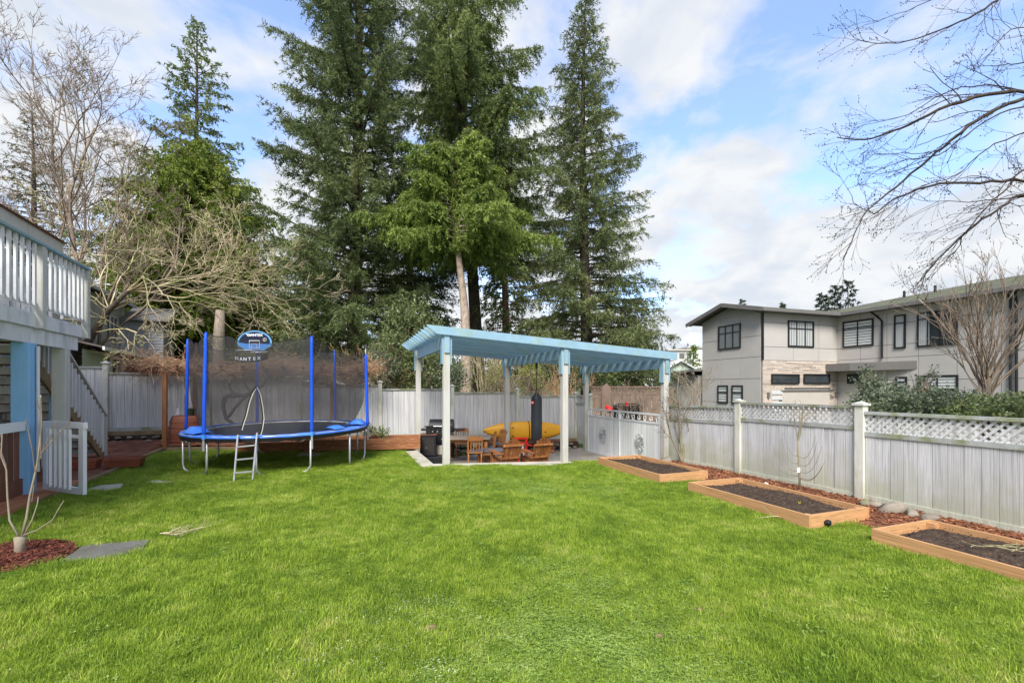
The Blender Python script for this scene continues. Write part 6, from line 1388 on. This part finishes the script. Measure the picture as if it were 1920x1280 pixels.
shrub('yellow_bush', 'small yellow green bush behind the back fence under the pergola roof', [B(995, 705, 18.5, 22, 28), B(930, 712, 18.8, 25, 22)], m_yell, 3500, .06, 43)
shrub('evergreen_shrub', 'grey green glossy shrub rising over the lattice fence by the house entrance', [B(1655, 752, 10.5, 36, 24), B(1632, 722, 10.8, 16, 24)], m_hollyg, 6500, .055, 44, spiky=.3)
shrub('evergreen_shrub', 'long green hedge like shrub over the lattice fence in the middle', [B(1730, 762, 9.6, 62, 22), B(1735, 718, 9.9, 14, 26), B(1790, 762, 9.3, 50, 20)], m_hollyg, 8500, .052, 45, spiky=.3)
shrub('evergreen_shrub', 'green shrub over the lattice fence at the right edge', [B(1870, 774, 8.6, 66, 20), B(1912, 774, 8.2, 40, 22)], m_holly, 7500, .05, 46, spiky=.3)
shrub('bush', 'green leafy bush behind the brown fence near the fir trunk', [B(1125, 700, 21, 40, 30), B(1060, 715, 20.5, 30, 22)], m_holly, 5000, .09, 47)
shrub('plant', 'small bright green plant in the back timber planter on the left', [B(693, 806, 12.4, 8, 9)], m_firC, 260, .04, 48, cat='plant', stems=8); shrub('plant', 'small leafy plant spilling over the back timber planter on the right', [B(717, 815, 12.3, 8, 12)], m_firC, 320, .04, 49, cat='plant', stems=8)
shrub('weed', 'clump of grey green weeds under the trampoline by the planter', [B(590, 843, 12.0, 16, 8)], m_holly, 500, .05, 50, cat='weeds', stems=8)
def twigbush(name, label, px, d, wpx, z1, n, seed, m=m_twig):
    b = P(px, 725, d); rr = random.Random(seed); st_ = [((b.x+rr.uniform(-1, 1)*px_w(wpx, d), b.y+rr.uniform(-.3, .3), -.2), (rr.uniform(-.4, .4), rr.uniform(-.3, .3), 1), (z1+.2)*rr.uniform(.55, .8), .014, 2) for _ in range(n)]
    return baretree(name, label, (b.x, b.y, -.4), st_, m, seed, cat='shrub', nch=5, lr=.45, ang=(.25, .7), trop=.03, wob=.1, minr=.005)
twigbush('twig_bush', 'tan twiggy bare bush behind the back fence above the kayak', 960, 18.2, 32, 3.0, 24, 61, m_twig); twigbush('twig_bush', 'tan twiggy bare bush between the pergola posts on the right', 1040, 18.8, 34, 2.6, 26, 62, m_vine); twigbush('twig_bush', 'pale upright bare twigs behind the middle of the pergola', 915, 19, 20, 4.0, 20, 63, m_lichen)
twigbush('twig_bush', 'bare reddish twigs between the trampoline and the holly bush', 690, 17, 14, 3.4, 24, 64, m_vine); twigbush('twig_bush', 'bare whips in front of the brown fence', 1195, 17.5, 28, 1.7, 14, 65, m_twig)
b = P(408, 725, 20); q = MB(); q.tube([(b.x, b.y, -.4), (b.x+.1, b.y, 2), (b.x+.05, b.y, 3.6), (b.x+.12, b.y, 5)], [.30, .26, .24, .18], 10); rt2 = thing('dead_tree', 'pale peeling dead trunk standing behind the arbor', 'tree', (b.x, b.y, -.4)); q.build('trunk', m_barkl, rt2, smooth=True)
print('crown tris', TRI)
# ------------------------------------------------------------ grass: tufts set out on points of the lawn (one mass nobody could count)
def tuft(name, n, rad, h0, h1, w_, seed, spread=.5, m=None):
    rr = np.random.default_rng(seed); r = rad*np.sqrt(rr.random(n)); a = rr.uniform(0, 6.283, n); bx, by = r*np.cos(a), r*np.sin(a); h = rr.uniform(h0, h1, n); az = rr.uniform(0, 6.283, n); ln = rr.uniform(.15, 1.0, n)*spread*h
    dx, dy = np.cos(az), np.sin(az); px, py = -dy*w_, dx*w_; V = []
    z0 = np.full(n, -.01)
    b0 = np.stack([bx-px, by-py, z0], 1); b1 = np.stack([bx+px, by+py, z0], 1); m0 = np.stack([bx+dx*ln*.35-px*.8, by+dy*ln*.35-py*.8, h*.6], 1); m1 = np.stack([bx+dx*ln*.35+px*.8, by+dy*ln*.35+py*.8, h*.6], 1); t = np.stack([bx+dx*ln, by+dy*ln, h*(1-.25*ln/h)], 1)
    V = np.stack([b0, b1, m1, m0, t], 1).reshape(-1, 3); k = np.arange(n)*5; F_ = []
    me = bpy.data.meshes.new(name); faces = []
    for i in k: faces += [(i, i+1, i+2), (i, i+2, i+3), (i+3, i+2, i+4)]
    me.from_pydata(V.tolist(), [], faces); at = me.attributes.new('rnd', 'FLOAT', 'FACE'); at.data.foreach_set('value', np.repeat(rr.random(n), 3).astype(np.float32)); me.materials.append(m); return bpy.data.objects.new(name, me)
def clover(name, n, rad, seed, s0, s1, hmax, m, fl=None):
    rr = np.random.default_rng(seed); me = bpy.data.meshes.new(name); V = []; Fc = []
    for i in range(n):
        r = rad*math.sqrt(rr.random()); a = rr.uniform(0, 6.28); c = Vector((r*math.cos(a), r*math.sin(a), rr.uniform(.008, hmax))); s = rr.uniform(s0, s1)
        for j in range(3):
            t = a+j*2.09+rr.uniform(-.3, .3); d = Vector((math.cos(t), math.sin(t), rr.uniform(-.15, .5))); p = Vector((-d.y, d.x, 0)); o = len(V)
            V += [tuple(c), tuple(c+d*s*.6+p*s*.45), tuple(c+d*s*1.1), tuple(c+d*s*.6-p*s*.45)]; Fc.append((o, o+1, o+2, o+3))
    me.from_pydata(V, [], Fc); at = me.attributes.new('rnd', 'FLOAT', 'FACE'); at.data.foreach_set('value', rr.random(len(Fc)).astype(np.float32)); me.materials.append(m); return bpy.data.objects.new(name, me)
def scatter(name, pts, rot, scl, protos, kind_label, cat):
    me = bpy.data.meshes.new(name); me.vertices.add(len(pts)); me.vertices.foreach_set('co', np.asarray(pts, np.float32).ravel())
    a = me.attributes.new('rot', 'FLOAT_VECTOR', 'POINT'); a.data.foreach_set('vector', np.asarray(rot, np.float32).ravel()); a = me.attributes.new('scl', 'FLOAT', 'POINT'); a.data.foreach_set('value', np.asarray(scl, np.float32))
    me.update(); o = link(name, me, kind='stuff', label=kind_label, cat=cat)
    ng = bpy.data.node_groups.new(name, 'GeometryNodeTree'); ng.interface.new_socket('Geometry', in_out='INPUT', socket_type='NodeSocketGeometry'); ng.interface.new_socket('Geometry', in_out='OUTPUT', socket_type='NodeSocketGeometry')
    N = ng.nodes.new; L = ng.links.new; gi = N('NodeGroupInput'); go = N('NodeGroupOutput'); ip = N('GeometryNodeInstanceOnPoints'); gt_ = N('GeometryNodeGeometryToInstance')
    for p in protos: oi = N('GeometryNodeObjectInfo'); oi.inputs['Object'].default_value = p; oi.transform_space = 'ORIGINAL'; L(oi.outputs['Geometry'], gt_.inputs[0])
    ra = N('GeometryNodeInputNamedAttribute'); ra.data_type = 'FLOAT_VECTOR'; ra.inputs[0].default_value = 'rot'; sa = N('GeometryNodeInputNamedAttribute'); sa.data_type = 'FLOAT'; sa.inputs[0].default_value = 'scl'
    L(gi.outputs[0], ip.inputs['Points']); L(gt_.outputs[0], ip.inputs['Instance']); ip.inputs['Pick Instance'].default_value = True; L(ra.outputs[0], ip.inputs['Rotation']); L(sa.outputs[0], ip.inputs['Scale']); L(ip.outputs[0], go.inputs[0])
    md = o.modifiers.new('scatter', 'NODES'); md.node_group = ng; return o
T1 = [tuft('grass_tuft_mesh_%d' % i, 60, .13, .035, .075, .0019, 70+i, .75, m_grassm) for i in range(4)]
T2 = [clover('clover_mesh_%d' % i, 26, .11, 80+i, .006, .012, .035, m_cloverm) for i in range(3)]
FLW = [clover('flower_mesh', 10, .10, 90, .003, .006, .075, m_flower)]
LBPa = LBP
bedpoly = []
for A_, L_, W_ in ((P(1120.5, 857, 10.63), 2.25, 1.16), (P(1290, 903, 7.87), 2.2, 1.16), (P(1634, 990, 5.28), 2.2, 1.08)):
    a_ = Vector((A_.x, A_.y, 0)); bedpoly.append([tuple(v[:2]) for v in (a_, a_-V_*L_, a_-V_*L_+U*W_, a_+U*W_)])
slabs_poly = []
for pix in (((100, 1068), (158, 1030), (282, 1018), (262, 1040), (190, 1056)), ((163, 921), (188, 914), (231, 911), (226, 919), (196, 923)), ((273, 909), (286, 904), (329, 905), (318, 911))): slabs_poly.append([tuple(onlawn(*p)[:2]) for p in pix])
walkp = [tuple(D(.7, -.33)[:2]), tuple(D(6, -.33)[:2]), tuple(D(6, 4)[:2]), tuple(D(.7, 4)[:2])]
def lawnmask(x, y):
    ok = np.ones(len(x), bool); a, b = AB(x, y)
    ok &= ~((a > -.6) & (a < 3.02) & (b > -.20) & (b < 7)); ok &= ~((a >= 3.0) & (b > 1.25) & (b < 7)); ok &= ~inpoly(x, y, LBPa)
    for bp in bedpoly: ok &= ~inpoly(x, y, bp)
    for bp in slabs_poly: cxx, cyy = np.mean(bp, axis=0); bq = [(cxx+(a_-cxx)*1.12, cyy+(b_-cyy)*1.12-.03) for a_, b_ in bp]; ok &= ~(inpoly(x, y, bq))
    ok &= ~inpoly(x, y, walkp)
    ok &= ~(((x-mc.x+.15)/.60)**2+((y-mc.y+.12)/.47)**2 < 1)
    fx = (x-R0.x)*U.x+(y-R0.y)*U.y; ft = -((x-R0.x)*V_.x+(y-R0.y)*V_.y)
    ok &= ~((fx > -1.08) & (ft > -.5)); ok &= ~((fx > -1.62) & (ft > -1.0)&(fx>-1.5)&(ft>1.2)) 
    gapz = (fx > -1.55) & (ft > -.4); ok &= ~(gapz & (((ft > 5.1) & (ft < 6.1)) | ((ft > 2.2) & (ft < 2.9)) ))
    ok &= ~((x < -8.2) & (y > 9.0) & (b > 0) & (x < -8.4))
    # back planter
    fb = (x-K0.x)*U.x+(y-K0.y)*U.y; fo = -((x-K0.x)*V_.x+(y-K0.y)*V_.y); ok &= ~((fo < 1.6) & (y > 10.5))
    return ok
def vnoise(x, y, s, seed):
    r_ = np.random.default_rng(seed); v = 0
    for i in range(5): a = r_.uniform(0, 6.28); f = r_.uniform(.6, 1.6)/s; v = v+np.sin((x*math.cos(a)+y*math.sin(a))*f*6.28+r_.uniform(0, 6.28)+1.3*np.sin((x*math.sin(a)-y*math.cos(a))*f*4))
    return v/5
N_ = 60000; rg = np.random.default_rng(99)
y = rg.uniform(1.2, 14, N_*3); x = rg.uniform(-1, 1, N_*3)*(y*1.22+.4)
# thin out with distance: nearer ground needs more blades
keep = (rg.random(len(y)) < np.clip(1.25-.06*y, .5, 1)) & (x < 6.5) & (x > -10.5); x, y = x[keep], y[keep]
# area density is not uniform under this sampling (more per area near): accept
ok = lawnmask(x, y); x, y = x[ok], y[ok]
print('tufts', len(x))
cl = np.exp(-(((x-.55)/.95)**2+((y-2.6)/1.6)**2))*1.0+np.exp(-(((x-.2)/2.2)**2+((y-7.8)/1.1)**2))*.75+.35*vnoise(x, y, 1.6, 4)
isc = (cl+rg.uniform(-.45, .45, len(x))+.25*vnoise(x, y, .5, 33)) > .72
nz = vnoise(x, y, 1.1, 8)*.7+vnoise(x, y, .34, 9)*.6; z = lawn(x, y)+.012*np.sin(x*2.1+y)*np.cos(y*1.7)
rot = np.stack([rg.normal(0, .12, len(x)), rg.normal(0, .12, len(x)), rg.uniform(0, 6.283, len(x))], 1)
scl = np.clip(.85+.5*nz+rg.uniform(-.12, .12, len(x)), .35, 1.5)*np.where(isc, .72, 1.0)
tall = (vnoise(x, y, .45, 55) > .42) & (rg.random(len(x)) < .35); scl = np.where(tall & ~isc, scl*1.28, scl)
# the strip at the foot of curb and beds grows longer
pts = np.stack([x, y, z], 1)
scatter('grass', pts, rot, scl, T1, 'short bright green lawn grass covering the yard', 'grass')
k = isc | (rg.random(len(x)) < .05); scatter('clover', pts[k]+np.array([0, 0, .004]), rot[k], np.clip(.9+.3*nz[k], .6, 1.4)*1.25, T2, 'low clover and weeds spreading in patches through the lawn', 'clover')
fl = (np.exp(-(((x+.75)/1.1)**2+((y-2.9)/.9)**2))+.3*vnoise(x, y, .5, 12) > .62) & (rg.random(len(x)) < .09)
scatter('flowering_weeds', pts[fl], rot[fl], np.full(fl.sum(), 1.0), FLW, 'tiny pale flowering weeds dotted in the near lawn', 'weeds')
